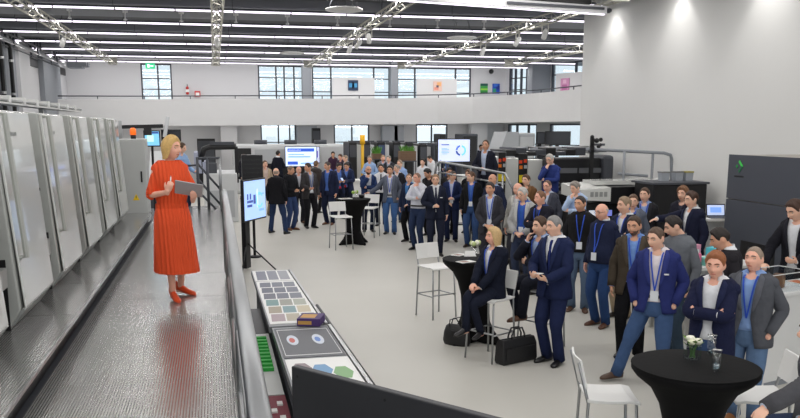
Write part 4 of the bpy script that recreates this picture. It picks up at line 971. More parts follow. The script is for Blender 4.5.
def stool(label, x, y, face):
    """white bar stool, sitter looks along local -Y"""
    t = thing('bar_stool', label, 'bar stool', (x, y, 0), R(face), 'white bar stools')
    st = MB()
    rows = []
    for k in range(7):
        yy = -0.2 + 0.4 * k / 6; zz = 0.775 - 0.012 * math.sin(math.pi * k / 6) - (0.02 if k == 0 else 0)
        rows.append([(-0.21, yy, zz - 0.022), (0.21, yy, zz - 0.022), (0.215, yy, zz + 0.004), (0, yy, zz - 0.004), (-0.215, yy, zz + 0.004)])
    st.loft(rows).build('seat', M_offw, t, bevel=0.006)
    bk = MB(); rr = []
    for k in range(7):
        f = k / 6; z = 0.86 + 0.22 * f; yy = 0.20 + 0.05 * f
        rr.append([(-0.205, yy, z), (0, yy + 0.025, z), (0.205, yy, z), (0.205, yy + 0.016, z), (0, yy + 0.041, z), (-0.205, yy + 0.016, z)])
    bk.loft(rr).build('backrest', M_offw, t, bevel=0.004)
    for sx in (-1, 1):
        MB().tube([(sx * 0.19, -0.17, 0.755), (sx * 0.215, -0.21, 0.0)], 0.012, 8).build('leg', M_rail, t, True)
        MB().tube([(sx * 0.19, 0.27, 1.06), (sx * 0.19, 0.205, 0.80), (sx * 0.195, 0.19, 0.74), (sx * 0.215, 0.22, 0.0)], 0.012, 8).build('leg', M_rail, t, True)
        MB().tube([(sx * 0.207, -0.2, 0.34), (sx * 0.207, 0.21, 0.34)], 0.010, 8).build('stretcher', M_rail, t, True)
    MB().tube([(-0.207, -0.2, 0.36), (0.207, -0.2, 0.36)], 0.011, 8).build('footrest', M_rail, t, True)
    MB().tube([(-0.207, 0.21, 0.34), (0.207, 0.21, 0.34)], 0.010, 8).build('stretcher', M_rail, t, True)
    return t
def face_to(x, y, tx, ty): return math.degrees(math.atan2(ty - y, tx - x)) + 90
stool('empty white bar stool beside the table with papers', 3.16, 11.95, 22)
stool('white bar stool with its back to the open floor at the far table', 2.80, 19.3, 12)
stool('white bar stool half hidden between the far table and the grey-blazer man', 3.82, 21.3, -30)
stool('white bar stool before the table with the flower vase', 2.92, 5.78, 75)
stool('white bar stool under the arm of the man in a grey sleeve', 4.03, 5.52, 250)
# vase, glasses, papers
p_ = at_z(692, 359, 1.10)
t = thing('flower_vase', 'square glass vase with cream roses and green leaves beside two glasses', 'vase', p_, R(10))
for sx, sy, w_, d_ in ((-1, 0, 0.004, 0.09), (1, 0, 0.004, 0.09), (0, -1, 0.086, 0.004), (0, 1, 0.086, 0.004)): MB().box((sx * 0.043, sy * 0.043, 0.055), (w_, d_, 0.11)).build('glass_side', M_acr, t)
MB().box((0, 0, 0.004), (0.082, 0.082, 0.006)).build('glass_base', M_acr, t)
rr = random.Random(5)
for k in range(7):
    a = k * 0.9; MB().tube([(0.02 * math.cos(a), 0.02 * math.sin(a), 0.012), (0.035 * math.cos(a + 2), 0.035 * math.sin(a + 2), 0.12)], 0.004, 6).build('stem', flat((80, 120, 60)), t)
for x, y, z, r_, c in ((0.02, -0.03, 0.14, 0.032, (238, 236, 215)), (-0.03, -0.02, 0.135, 0.028, (230, 232, 200)), (0.0, 0.03, 0.15, 0.032, (240, 238, 222)), (0.04, 0.02, 0.13, 0.026, (225, 228, 190))):
    b_ = MB().ball((x, y, z), (r_, r_, r_ * 0.8), 12, 6).build('flower', flat(c), t, True)
    for k in range(5):
        a = k * 1.257; MB().ball((x + r_ * 0.6 * math.cos(a), y + r_ * 0.6 * math.sin(a), z + 0.004), (r_ * 0.5, r_ * 0.5, r_ * 0.55), 8, 5).build('petal', flat(c), b_, True)
for k in range(9):
    a = k * 0.7; x, y, z = 0.055 * math.cos(a), 0.055 * math.sin(a), 0.11 + 0.012 * (k % 4)
    MB().add([(x * 0.6, y * 0.6, z - 0.02), (x - 0.02 * math.sin(a), y + 0.02 * math.cos(a), z + 0.01), (x * 1.5, y * 1.5, z + 0.03), (x + 0.02 * math.sin(a), y - 0.02 * math.cos(a), z + 0.012), (x * 1.02, y * 1.02, z + 0.004)], [(0, 1, 4), (1, 2, 4), (2, 3, 4), (3, 0, 4)]).build('leaf', flat((110, 150, 60)), t)
for (u, v), h_, lab in (((711, 354), 0.15, 'tall empty drinking glass beside the vase'), ((716, 370), 0.15, 'drinking glass with a little water nearest the table edge')):
    t = thing('drinking_glass', lab, 'glass', at_z(u, v, 1.10), 0, 'glasses on the near table')
    MB().loft([[(r_ * math.cos(k * math.pi / 10), r_ * math.sin(k * math.pi / 10), z) for k in range(20)] for r_, z in ((0.028, 0.001), (0.031, 0.05), (0.034, h_), (0.031, h_), (0.028, 0.05), (0.025, 0.012))], True).build('wall', M_acr, t, True)
    MB().lathe([(0.033, h_ - 0.003), (0.0345, h_), (0.033, h_ + 0.002)], seg=20).build('rim', glass_mat('rim_glass', (235, 240, 242), 0.6), t, True)
    MB().lathe([(0.0245, 0.0125), (0.026, 0.03 if '711' in str(u) else 0.045)], seg=20).build('water' if u > 712 else 'thick_base', glass_mat('water', (225, 236, 240), 0.3), t, True)
for (u, v), s_, rz, lab in (((466, 262), (0.22, 0.15), 20, 'leaflet stack on the table beside the seated woman'), ((470, 256), (0.16, 0.1), -10, 'folded white card standing behind the leaflets'), ((459, 255), (0.2, 0.14), 40, 'white leaflet lying beside the small plant')):
    t = thing('leaflet', lab, 'leaflet', at_z(u, v, 1.10), R(rz))
    MB().b2((-s_[0] / 2, -s_[1] / 2, 0), (s_[0] / 2, s_[1] / 2, 0.008)).build('paper', M_paper, t); MB().b2((-s_[0] * 0.4, -s_[1] * 0.35, 0.0081), (s_[0] * 0.1, s_[1] * 0.3, 0.0092)).build('print', flat((150, 120, 110)), t)
    if 'card' in lab: MB().loft([[(x, -0.04, 0.0095), (x, 0.0, 0.07), (x, 0.04, 0.0095)] for x in (-0.07, 0.07)]).build('card', M_paper, t)
def bouquet(label, x, y, z, s_=1.0, c1=(190, 205, 140), c2=(235, 235, 215)):
    t = thing('table_flowers', label, 'flowers', (x, y, z), 0)
    MB().lathe([(0.045 * s_, 0), (0.055 * s_, 0.03), (0.05 * s_, 0.09 * s_)], seg=16).build('vase', M_acr, t, True)
    for k in range(9):
        a = k * 2.4; r_ = 0.02 + 0.012 * (k % 4)
        MB().ball((r_ * math.cos(a) * 1.5 * s_, r_ * math.sin(a) * 1.5 * s_, (0.11 + 0.012 * (k % 3)) * s_), 0.03 * s_, 8, 5).build('blossom', flat(c1 if k % 2 else c2), t, True)
bouquet('pale green flowers in a small vase behind the leaflets', *at_z(475, 253, 1.10), 1.1)
bouquet('small green flower bowl on the far cocktail table', TF[0] + 0.05, TF[1] + 0.05, 1.10, 1.2, (150, 190, 70), (215, 220, 180))
t = thing('leaflet', 'white leaflets on the far cocktail table', 'leaflet', (TF[0] - 0.2, TF[1] - 0.05, 1.10), R(15)); MB().b2((-0.15, -0.1, 0), (0.15, 0.1, 0.01)).build('paper', M_paper, t); MB().b2((-0.1, -0.06, 0.0101), (0.05, 0.05, 0.0112)).build('print', flat((150, 120, 110)), t)
t = thing('black_tin', 'dark round bowl on the far cocktail table', 'bowl', (TF[0] + 0.22, TF[1] + 0.08, 1.10)); MB().lathe([(0.04, 0), (0.07, 0.03), (0.075, 0.08)], seg=16).build('bowl', M_black, t, True); MB().lathe([(0.072, 0.0801), (0.078, 0.085)], seg=16).build('rim', M_dgrey, t, True)
# briefcase and handbag
M_leather = mat('black_leather', (26, 26, 28), 0.5, bump=0.2, bscale=60)
a, b_ = at_z(500, 366, 0), at_z(534, 359, 0)
t = thing('briefcase', 'black leather briefcase standing on the floor by the standing man', 'bag', ((a.x + b_.x) / 2, (a.y + b_.y) / 2 + 0.05, 0), math.atan2(b_.y - a.y, b_.x - a.x))
wb = (b_ - a).length
MB().loft([[(sx * wb / 2 * f, sy * d_, z) for sx, sy in ((-1, -1), (1, -1), (1, 1), (-1, 1))] for f, d_, z in ((0.96, 0.075, 0), (1.0, 0.085, 0.04), (0.98, 0.075, 0.22), (0.93, 0.045, 0.30))]).build('body', M_leather, t, bevel=0.012)
MB().b2((-wb * 0.42, -0.095, 0.05), (wb * 0.42, -0.083, 0.2)).build('front_pocket', M_leather, t, bevel=0.005)
MB().tube([(-wb * 0.42, 0, 0.302), (wb * 0.42, 0, 0.302)], 0.006, 6).build('zip', M_blackm, t)
for sy in (-0.03, 0.03): MB().tube([(-0.11, sy * 1.6, 0.2), (-0.10, sy, 0.34), (-0.06, sy, 0.42), (0.06, sy, 0.42), (0.10, sy, 0.34), (0.11, sy * 1.6, 0.2)], 0.011, 8).build('handle', M_leather, t, True)
a, b_ = at_z(447, 340, 0), at_z(473, 344, 0)
t = thing('handbag', 'soft black handbag on the floor at the foot of the table with papers', 'bag', ((a.x + b_.x) / 2 - 0.08, (a.y + b_.y) / 2 - 0.12, 0), math.atan2(b_.y - a.y, b_.x - a.x))
MB().loft([[(0.20 * f * math.cos(k * math.pi / 8), 0.085 * g * math.sin(k * math.pi / 8), z) for k in range(16)] for f, g, z in ((0.9, 0.9, 0), (1.0, 1.1, 0.05), (0.95, 0.9, 0.16), (0.8, 0.45, 0.24), (0.6, 0.2, 0.27))]).build('body', M_leather, t, True)
for sy in (-0.02, 0.02): MB().tube([(-0.1, sy, 0.22), (-0.08, sy * 2, 0.33), (0.02, sy * 2.5, 0.36), (0.09, sy, 0.23)], 0.008, 8).build('handle', M_leather, t, True)
MB().b2((-0.03, -0.09, 0.14), (0.03, -0.075, 0.2)).build('flap', M_leather, t)
# presenters' low stage with its rail behind the crowd
t = thing('press_stage', 'dark raised platform with a grey stair rail behind the crowd', 'platform', (0, 0, 0))
sa, sb = at_y(477, 170, 19.2).x, at_y(502, 170, 19.2).x
MB().b2((sa, 18.92, 0), (sb, 19.55, 0.715)).build('deck', M_dgrey, t)
MB().b2((sa, 18.9, 0.66), (sb, 18.9195, 0.715)).build('nosing', M_steel, t)
rl = [at_y(434, 181, 20.2), at_y(436.5, 164, 20.2), at_y(440, 161.5, 20.2), at_y(505, 173.5, 18.0), at_y(513, 189, 17.95), at_y(514, 200, 17.95)]
MB().tube(rl, 0.03, 10).build('handrail', M_rail, t, True)
MB().tube([at_y(438, 172, 20.2), at_y(505, 184, 18.0)], 0.018, 8).build('mid_rail', M_rail, t, True)
for f in (0.0, 0.5, 0.97):
    q_ = rl[2].lerp(rl[3], f); MB().tube([q_, (q_.x, q_.y, 0)], 0.024, 8).build('post', M_rail, t, True)
for k, (x0_, y0_, z0_) in enumerate(((at_y(547, 180, 17.9).x, 17.9, 0.42),)):
    t = thing('operator_step', 'dark metal operator step in front of the press feeder', 'step', (x0_, y0_, 0))
    MB().b2((-0.9, -0.35, z0_ - 0.05), (0.9, 0.5, z0_)).build('tread', M_dgrey, t)
    for sx in (-0.85, 0.85):
        for sy in (-0.3, 0.45): MB().b2((sx - 0.03, sy - 0.03, 0), (sx + 0.03, sy + 0.03, z0_ - 0.05)).build('leg', M_blackm, t)
# ================================================================== people
SKIN = {'light': (238, 190, 164), 'pink': (240, 182, 158), 'tan': (222, 168, 138), 'olive': (200, 148, 118)}
def skin_mat(k):
    nm = 'skin_' + k
    if nm in _mats: return _mats[nm]
    m = mat(nm, SKIN[k], 0.5, noise=0.06, nscale=30, spec=0.35)
    b = m.node_tree.nodes['Principled BSDF']
    b.inputs['Subsurface Weight'].default_value = 0.12; b.inputs['Subsurface Radius'].default_value = (0.012, 0.005, 0.003)
    b.inputs['Subsurface Scale'].default_value = 1.0
    return m
TORSO = [(0.78, .172, .118, .0), (0.86, .176, .124, .0), (0.95, .168, .118, .0), (1.03, .158, .110, .0), (1.10, .156, .108, .0), (1.18, .162, .112, .0), (1.27, .168, .120, .0), (1.35, .175, .122, .004), (1.41, .181, .114, .008), (1.45, .176, .102, .012), (1.48, .152, .088, .014), (1.505, .118, .076, .016), (1.53, .080, .068, .014), (1.55, .066, .064, .014)]
def prof(z, off=0.0, belly=0.0, wide=1.0):
    T = TORSO
    if z <= T[0][0]: r = T[0]
    elif z >= T[-1][0]: r = T[-1]
    else:
        for p, q in zip(T, T[1:]):
            if p[0] <= z <= q[0]:
                f = (z - p[0]) / (q[0] - p[0]); f = f * f * (3 - 2 * f) if z > 1.44 else f
                r = tuple(p[i] + (q[i] - p[i]) * f for i in range(4)); break
    bl = belly * math.exp(-((z - 1.06) / 0.13) ** 2)
    wd = 1 + (wide - 1) * min(1, max(0, (1.47 - z) / 0.1))
    return r[1] * wd + off + bl * 0.35, r[2] * (1 + (wide - 1) * .6) + off + bl * 0.5, r[3] - bl * 0.5
EXP = 2.5
def ell(a, b, th):
    """superellipse, angle 0 at the front (-Y), growing to person's left (+X)"""
    c, s = math.cos(th), math.sin(th)
    k = (abs(c) ** EXP + abs(s) ** EXP) ** (-1 / EXP)
    return a * s * k, -b * c * k
def front_y(x, z, off, belly, wide):
    a, b, yc = prof(z, off, belly, wide)
    t = min(0.97, abs(x) / a)
    return yc - b * (1 - t ** EXP) ** (1 / EXP)
HA, HB, HC = .077, .098, .119
def head_pt(th, ph):
    x = HA * math.cos(ph) * math.sin(th); y = -HB * math.cos(ph) * math.cos(th); z = HC * math.sin(ph)
    fr = math.cos(th)
    if z < 0:
        t = -z / HC
        x *= 1 - .26 * t ** 1.4
        y *= (1 - .10 * t) if fr > 0 else (1 - .5 * t ** 0.8)
    else:
        x *= 1 + .05 * math.sin(math.pi * z / HC) 
        if fr < 0: y *= 1.05
    if fr > 0.2:
        if -.040 < z < .030:
            hgt = .040 * min(1, (.032 - z) / .052) if z > -.026 else .040 * (z + .040) / .014
            y -= hgt * math.exp(-(x / (.010 + .14 * max(0, .012 - z) * .8)) ** 2)
        y += .017 * math.exp(-((abs(x) - .031) / .018) ** 2 - ((z - .011) / .014) ** 2)
        y -= .005 * math.exp(-((abs(x) - .045) / .02) ** 2 - ((z + .022) / .018) ** 2)
        y -= .008 * math.exp(-((z - .036) / .011) ** 2) * math.exp(-(x / .05) ** 2)
        y -= .010 * math.exp(-(x / .026) ** 2 - ((z + .100) / .018) ** 2)
        y -= .009 * math.exp(-(x / .024) ** 2 - ((z + .060) / .012) ** 2)
        y += .004 * math.exp(-(x / .03) ** 2 - ((z + .080) / .008) ** 2)
    return Vector((x, y, z))
def head_front(x, z):
    ph = math.asin(max(-1, min(1, z / HC))); th = math.asin(max(-1, min(1, x / (HA * math.cos(ph)))))
    return head_pt(th, ph).y
def capsule(mb, a, b, ra, rb, seg=10):
    a, b = Vector(a), Vector(b); d = (b - a).normalized()
    mb.tube([a - d * ra, a - d * ra * .7, a, b, b + d * rb * .7, b + d * rb], [ra * .15, ra * .72, ra, rb, rb * .72, rb * .15], seg)
def ik(S, W, l1, l2, pole):
    d = W - S; L = d.length
    if L > (l1 + l2) * .995: d = d * ((l1 + l2) * .995 / L); L = d.length; W = S + d
    if L < 0.12: L = 0.12
    u = d.normalized(); a = (l1 * l1 - l2 * l2 + L * L) / (2 * L); h = math.sqrt(max(0, l1 * l1 - a * a))
    p = pole - u * pole.dot(u); p.normalize()
    return S + u * a + p * h, W
def bendpath(a, m, b, n=4):
    """polyline a-m-b with a rounded corner at m"""
    a, m, b = Vector(a), Vector(m), Vector(b); out = [a, a.lerp(m, .35), a.lerp(m, .7)]
    p, q = a.lerp(m, .86), b.lerp(m, .86)
    for k in range(n + 1):
        t = k / n; out.append(p * (1 - t) ** 2 + m * 2 * t * (1 - t) + q * t * t)
    return out + [b.lerp(m, .6), b.lerp(m, .3), b]
def lerp_list(vals, n):
    out = []
    for k in range(n):
        t = k * (len(vals) - 1) / (n - 1); i = min(int(t), len(vals) - 2); out.append(vals[i] + (vals[i + 1] - vals[i]) * (t - i))
    return out
V = Vector
def arm_preset(nm, sg):
    if isinstance(nm, tuple):           # (wrist, pole, hand dir, palm normal, curl) for the person's left, mirrored for the right
        w, p, h, n, c = nm; f = lambda q: V((q[0] * sg, q[1], q[2]))
        return f(w), f(p), f(h), f(n), c
    T = {
        'down': ((.245, -.05, .90), (.4, 1, 0), (0, -.18, -1), (-1, 0, 0), .5),
        'back': ((.10, .20, .98), (1, .5, 0), (-1, .0, -.2), (0, -1, 0), .5),
        'pocket': ((.205, -.07, .955), (.7, 1, 0), (-.25, -.15, -1), (-1, 0, 0), .3),
        'clasp': ((.085, -.20, .99), (1, .7, -.1), (-.85, -.25, -.35), (0, .5, -.8), .8),
        'waist': ((.07, -.21, 1.09), (1, .5, -.2), (-.95, -.2, .05), (0, .9, -.3), .7),
        'crossed': ((-.09, -.215, 1.215), (1, -.1, -.35), (-1, .12, .12), (0, 1, 0), .5),
        'chin': ((.035, -.205, 1.435), (.5, -.2, -1), (-.12, .42, 1), (-.3, .9, 0), 1.1),
        'cheek': ((.10, -.17, 1.46), (.7, -.2, -1), (-.15, .35, 1), (-.8, .4, 0), .7),
        'support': ((-.07, -.205, 1.20), (1, -.1, -.4), (-1, .05, .1), (0, 1, 0), .6),
        'phone': ((.075, -.30, 1.16), (.9, .6, -.6), (-.35, -.75, .35), (-.4, .2, 1), .9),
        'fore': ((.15, -.31, 1.09), (.5, .9, -.5), (-.35, -1, .1), (-.6, 0, .5), .8),
        'read': ((.12, -.33, 1.12), (.9, .5, -.6), (-.5, -.8, .15), (-.5, .2, .8), .8),
    }[nm]
    return arm_preset(T, sg)
def hand(mb, wrist, hd, n, sg, curl):
    hd = hd.normalized(); n = (n - hd * n.dot(hd)).normalized(); lat = hd.cross(n) * -sg
    M = Matrix((lat, hd, n)).transposed()
    mb.tube([wrist - hd * .03, wrist, wrist + hd * .022], [.026, .026, .03], 10)
    mb.ball(wrist + hd * .05, (.040, .052, .016), 12, 8, M)
    for k, (o, L) in enumerate(((.029, .068), (.010, .077), (-.010, .072), (-.028, .056))):
        base = wrist + hd * (.086 - abs(o) * .2) + lat * o
        def dirn(c): return (hd * math.cos(c) + n * math.sin(c)).normalized()
        d1, d2 = dirn(curl * .7), dirn(curl * 1.7)
        m1 = base + d1 * L * .55; m2 = m1 + d2 * L * .45
        mb.tube([base - hd * .02, base, m1, m2, m2 + d2 * .005], [.0095, .0098, .009, .0082, .004], 8)
    tb = wrist + hd * .026 + lat * .026
    t1 = tb + (hd * .62 + lat * .55 + n * .35).normalized() * .042; t2 = t1 + (hd * .9 + lat * .1 + n * .35).normalized() * .034
    mb.tube([tb - lat * .015, tb, t1, t2, t2 + (t2 - t1).normalized() * .006], [.012, .0125, .0105, .009, .004], 8)
HAIRLINE = {'short': [(0, .080), (28, .080), (48, .062), (60, .03), (70, .0), (82, -.012), (92, .022), (112, .018), (130, -.05), (180, -.075)],
            'recede': [(0, .092), (25, .098), (45, .080), (60, .045), (72, .0), (82, -.012), (92, .022), (112, .018), (130, -.05), (180, -.075)],
            'bob': [(0, .078), (25, .074), (45, .052), (62, .01), (72, -.06), (84, -.10), (110, -.115), (140, -.12), (180, -.12)],
            'long': [(0, .078), (25, .074), (45, .052), (60, .012), (72, -.06), (86, -.14), (105, -.19), (140, -.21), (180, -.21)]}
def hl(style, deg):
    T = HAIRLINE[style]; d = abs(deg)
    for p, q in zip(T, T[1:]):
        if p[0] <= d <= q[0]: return p[1] + (q[1] - p[1]) * (d - p[0]) / (q[0] - p[0])
    return T[-1][1]
def hair_mesh(style, thick, seed):
    mb = MB(); rr = random.Random(seed); ph0 = rr.uniform(0, 6)
    def base(th, z):
        zc = max(-HC * .999, min(HC * .9995, z)); ph = math.asin(zc / HC)
        if style in ('bob', 'long') and z < 0:
            f = 1.0 - .12 * max(0, (-z - .06)) / .15
            return V((HA * 1.05 * f * math.sin(th), -HB * (1.0 if math.cos(th) > 0 else 1.0) * f * math.cos(th), z))
        x = HA * math.cos(ph) * math.sin(th); y = -HB * math.cos(ph) * math.cos(th)
        if z < 0:
            t = -z / HC; x *= 1 - .26 * t ** 1.4; y *= (1 - .10 * t) if math.cos(th) > 0 else (1 - .5 * t ** .8)
        else:
            x *= 1 + .05 * math.sin(math.pi * z / HC)
            if math.cos(th) < 0: y *= 1.05
        return V((x, y, z))
    if style == 'fringe':
        n = 33; rings = []
        for i in range(n):
            deg = 74 + (360 - 148) * i / (n - 1); th = R(deg); d = deg if deg <= 180 else 360 - deg
            lo = hl('short', d); top = .05 if d > 95 else .03; e = math.sin(math.pi * i / (n - 1)) ** .3
            ring = []
            for k in range(7):
                z = lo + (max(top, lo + .015) - lo) * k / 6; o = (.007 * math.sin(math.pi * (k + .2) / 6.4) * e - .002) if 0 < k < 6 else -.004
                p = base(th, z); q = V((p.x, p.y, p.z * .3)).normalized(); ring.append(p + q * o)
            rings.append(ring)
        for i in range(n - 1):
            for k in range(6): mb.add([rings[i][k], rings[i + 1][k], rings[i + 1][k + 1], rings[i][k + 1]], [(0, 1, 2, 3)])
        return mb
    n, lv = 40, 11; rings = []
    for k in range(lv + 1):
        f = k / lv; ring = []
        for i in range(n):
            deg = 360 * i / n; d = deg if deg <= 180 else 360 - deg; th = R(deg); lo = hl(style, d)
            z = lo + (HC - lo) * math.sin(f * math.pi / 2) ** .9 if k else lo
            p = base(th, z)
            nrm_ = V((p.x / HA ** 2, p.y / HB ** 2, p.z / HC ** 2)).normalized() if z > 0 else V((p.x, p.y, 0)).normalized()
            o = -.006 if k == 0 and style not in ('bob', 'long') else thick * (min(1, f * 4) * .55 + .45 * f)
            if k == 0 and style in ('bob', 'long'): o = thick * (.35 if d > 60 else -.2)
            o += (.12 * thick * math.sin(7 * th + ph0 + 5 * f) + .10 * thick * math.sin(13 * th + 2 * ph0)) * min(1, f * 3)
            if d < 60: o += thick * .35 * math.exp(-((f - .35) / .25) ** 2) * (.6 + .4 * math.cos(th * 3 + ph0))
            ring.append(p + nrm_ * o)
        rings.append(ring)
    mb.loft(rings, False)
    o = len(mb.v) - n; mb.add([V(mb.v[o + i]) for i in range(n)], [tuple(range(n))])
    return mb
def shoe(mb, M, heel=0.0, slim=1.0):
    secs = [(.085, .020, .028, .07), (.075, .030, .030, .085), (.04, .036, .034, .095), (0.0, .038, .036, .088), (-.05, .042, .038, .070), (-.10, .048, .044, .058), (-.15, .048, .042, .048), (-.185, .036, .030, .038), (-.205, .014, .012, .024)]
    rings = []
    for y, w, wt, h in secs:
        r_ = []
        for k in range(12):
            a = 2 * math.pi * k / 12; c, s = math.cos(a), math.sin(a)
            x = (w if s < .2 else wt) * c * slim; z = max(0.0, h * (.5 + .62 * s)) if s > -.8 else 0
            hz_ = heel * max(0, (y + .12) / .2)
            r_.append(M @ V((x, y, z + hz_)))
        rings.append(r_)
    mb.loft(rings)
def pleat_mat(rgb):
    m = mat('pleated_dress', rgb, .75, spec=.3); nt = m.node_tree; b = nt.nodes['Principled BSDF']
    tc = nt.nodes.new('ShaderNodeTexCoord'); w = nt.nodes.new('ShaderNodeTexWave'); w.wave_type = 'BANDS'; w.bands_direction = 'X'; w.inputs['Scale'].default_value = 9; w.inputs['Distortion'].default_value = 1.2; w.inputs['Detail'].default_value = 1
    nt.links.new(tc.outputs['Object'], w.inputs['Vector'])
    bp = nt.nodes.new('ShaderNodeBump'); bp.inputs['Strength'].default_value = .55; bp.inputs['Distance'].default_value = .02
    nt.links.new(w.outputs['Fac'], bp.inputs['Height']); nt.links.new(bp.outputs[0], b.inputs['Normal'])
    return m
PEOPLE = []
def person(label, u, v, H=1.80, face=0, head=(0, 0), top='jacket', tcol=(30, 34, 48), shirt=(225, 225, 228), legs=(30, 34, 48), shoes=(30, 26, 24), hair='short', hcol=(60, 45, 35), hth=.02,
           skin='light', arms=('down', 'down'), lean=0, tie=None, lany=None, badge=True, glasses=False, feet=None, seated=None, zb=0.0, tier=1, belly=0.0, wide=1.0, opening='suit', twist=0, headroll=0, group='visitors', female=False, beard=None, dress=None, belt=None, pocket_square=False, hem=None, pos=None, name='person', foot_yaw=12, longsleeve=True):
    rec = dict(label=label)
    # ---- skeleton
    pel = V((0, 0, .95)) if not seated else V((0, .02, seated['z'] / (H / 1.8) + .10))
    RL = Matrix.Rotation(R(twist), 3, 'Z') @ Matrix.Rotation(R(lean), 3, 'X')
    def tf(p): return pel + RL @ (V(p) - V((0, 0, .95)))
    piv = tf((0, .004, 1.500))
    RH = Matrix.Rotation(R(head[0]), 3, 'Z') @ Matrix.Rotation(R(head[1]), 3, 'X') @ Matrix.Rotation(R(headroll), 3, 'Y')
    hc = piv + RH @ V((0, -.028, .138))
    def th_(p): return hc + RH @ V(p)
    shw = .170 * wide if not female else .152
    A_ = []
    for sg, nm in ((-1, arms[0]), (1, arms[1])):        # person's right, left
        S = tf((sg * shw, .008, 1.425))
        if isinstance(nm, dict):                      # a hand that touches a given point of the place
            a0 = math.atan2(-pos[1], -pos[0]) + math.pi / 2 + R(face); iv = Matrix.Rotation(-a0, 3, 'Z')
            W = iv @ (V(nm['w']) - V((pos[0], pos[1], zb))) / (H / 1.8); pole, hd, n, c = V(nm['pole']), iv @ V(nm['hd']), iv @ V((0, 0, -1)), .5; hd = RL.inverted() @ hd; n = RL.inverted() @ n
        else:
            w, pole, hd, n, c = arm_preset(nm, sg); W = tf(w)
        E, W = ik(S, W, .29, .262, RL @ pole)
        A_.append((sg, S, E, W, RL @ hd, RL @ n, c, nm))
    L_ = []
    ft = feet or ((-.10, 0.02), (.10, -.02))
    for sg, f in ((-1, ft[0]), (1, ft[1])):
        hip = pel + V((sg * .09, 0, -.03)); fz = f[2] if len(f) > 2 else 0.0
        ank = V((f[0], f[1] + .02, .085 + fz)); fy = f[3] if len(f) > 3 else sg * foot_yaw
        pole = V((sg * .15, -1, .15)) if not seated else V((sg * (.2 if not female else -.1), -1, .8))
        K, ank = ik(hip, ank, .445, .425, pole)
        L_.append((sg, hip, K, ank, fz, fy))
    s = H / 1.8
    # ---- place
    topz = (hc + RH @ V((0, 0, HC + .012))) * s
    if pos is None:
        P = at_z(u, v, zb + topz.z)
        ang = math.atan2(-P.y, -P.x) + math.pi / 2 + R(face)
        off = Matrix.Rotation(ang, 3, 'Z') @ V((topz.x, topz.y, 0)); loc = V((P.x - off.x, P.y - off.y, zb))
    else:
        loc = V((pos[0], pos[1], zb)); ang = math.atan2(-pos[1], -pos[0]) + math.pi / 2 + R(face)
    t = thing(name, label, 'person', loc, ang, group)
    rec.update(loc=loc, u=u); PEOPLE.append(rec)
    seg = 20 if tier == 0 else (16 if tier == 1 else 12)
    # ---- body: one continuous skin
    mb = MB()
    zs = [.85, .88, .95, 1.05, 1.15, 1.25, 1.34, 1.41, 1.45, 1.48, 1.505]
    mb.loft([[tf(V((*ell(a, b, 2 * math.pi * k / 16), 0)) + V((0, yc, z))) for k in range(16)] for z in zs for a, b, yc in [prof(z, -.014, belly, wide)]])
    mb.tube([tf((0, .02, 1.46)), tf((0, .016, 1.52)), hc + RH @ V((0, .022, -.07)), hc + RH @ V((0, .02, -.02))], [.062, .056 if not female else .047, .053 if not female else .046, .05], 14)
    nth, nph = (32, 24) if tier < 2 else (20, 16)
    mb.loft([[th_(head_pt(2 * math.pi * i / nth, -math.pi / 2 + math.pi * (k + .15) / (nph + .3))) for i in range(nth)] for k in range(nph + 1)])
    for sg in (-1, 1): mb.ball(th_((sg * .079, .012, -.004)), (.011, .022, .034), 10, 8, RH)
    for sg, S, E, W, hd, n, c, nm in A_:
        pth = bendpath(S, E, W); ar_ = .86 if dress else .70
        mb.tube(pth, lerp_list([.05 * ar_, .046 * ar_, .042 * ar_, .04 * ar_, .034 * min(1, ar_ + .15), .027], len(pth)), 10); mb.ball(S, .03, 10, 6)
        if nm != 'pocket': hand(mb, W, hd, n, sg, c)
        else: mb.ball(W + hd.normalized() * .04, .035, 8, 6)
    for sg, hip, K, ank, fz, fy in L_:
        pth = bendpath(hip, K, ank); mb.tube(pth, lerp_list([.078, .074, .062, .05, .052, .046, .034], len(pth)), 10); mb.ball(hip, .08, 10, 6)
        d_ = Matrix.Rotation(R(fy), 3, 'Z') @ V((0, -1, 0)); capsule(mb, ank + V((0, 0, -.045)) - d_ * .03, ank + V((0, 0, -.055)) + d_ * .13, .028, .022)
    body = mb.build('body', skin_mat(skin), t, True, s)
    rm = body.modifiers.new('one_surface', 'REMESH'); rm.mode = 'VOXEL'; rm.voxel_size = (.0098, .0155, .021)[tier]; rm.use_smooth_shade = True
    sm = body.modifiers.new('soften', 'SMOOTH'); sm.factor = .5; sm.iterations = (1, 1, 1)[tier]
    # ---- face details
    if tier < 2:
        for sg in (-1, 1):
            y = head_front(sg * .031, .012)
            em_ = MB(); em_.ball(th_((sg * .031, y + .002, .011)), (.0150, .008, .0075), 10, 6, RH); em_.ball(th_((sg * .031, y - .005, .011)), (.0066, .003, .0066), 8, 6, RH, 1)
            em_.tube([th_((sg * (.031 + .016 * math.cos(q_)), y - .0045 + .004 * abs(math.cos(q_)), .0115 + .0085 * math.sin(q_))) for q_ in (0, .6, 1.2, 1.57, 1.94, 2.54, 3.14)], .0022, 5, True, 1)
            em_.build('eye', [flat((225, 220, 215)), flat((45, 35, 30))], t, True, s)
            bp_ = [th_((sg * x, head_front(sg * x, .037 + dz) - .003, .037 + dz)) for x, dz in ((.014, .001), (.026, .004), (.040, .002), (.050, -.004))]
            MB().tube(bp_, [.004, .0058, .0052, .003], 6).build('eyebrow', flat(tuple(int(c * .75) for c in hcol)), t, True, s)
        lp = [th_((x, head_front(x, -.058) - .0005, -.058 + dz)) for x, dz in ((-.024, 0), (-.012, .001), (0, 0), (.012, .001), (.024, 0))]
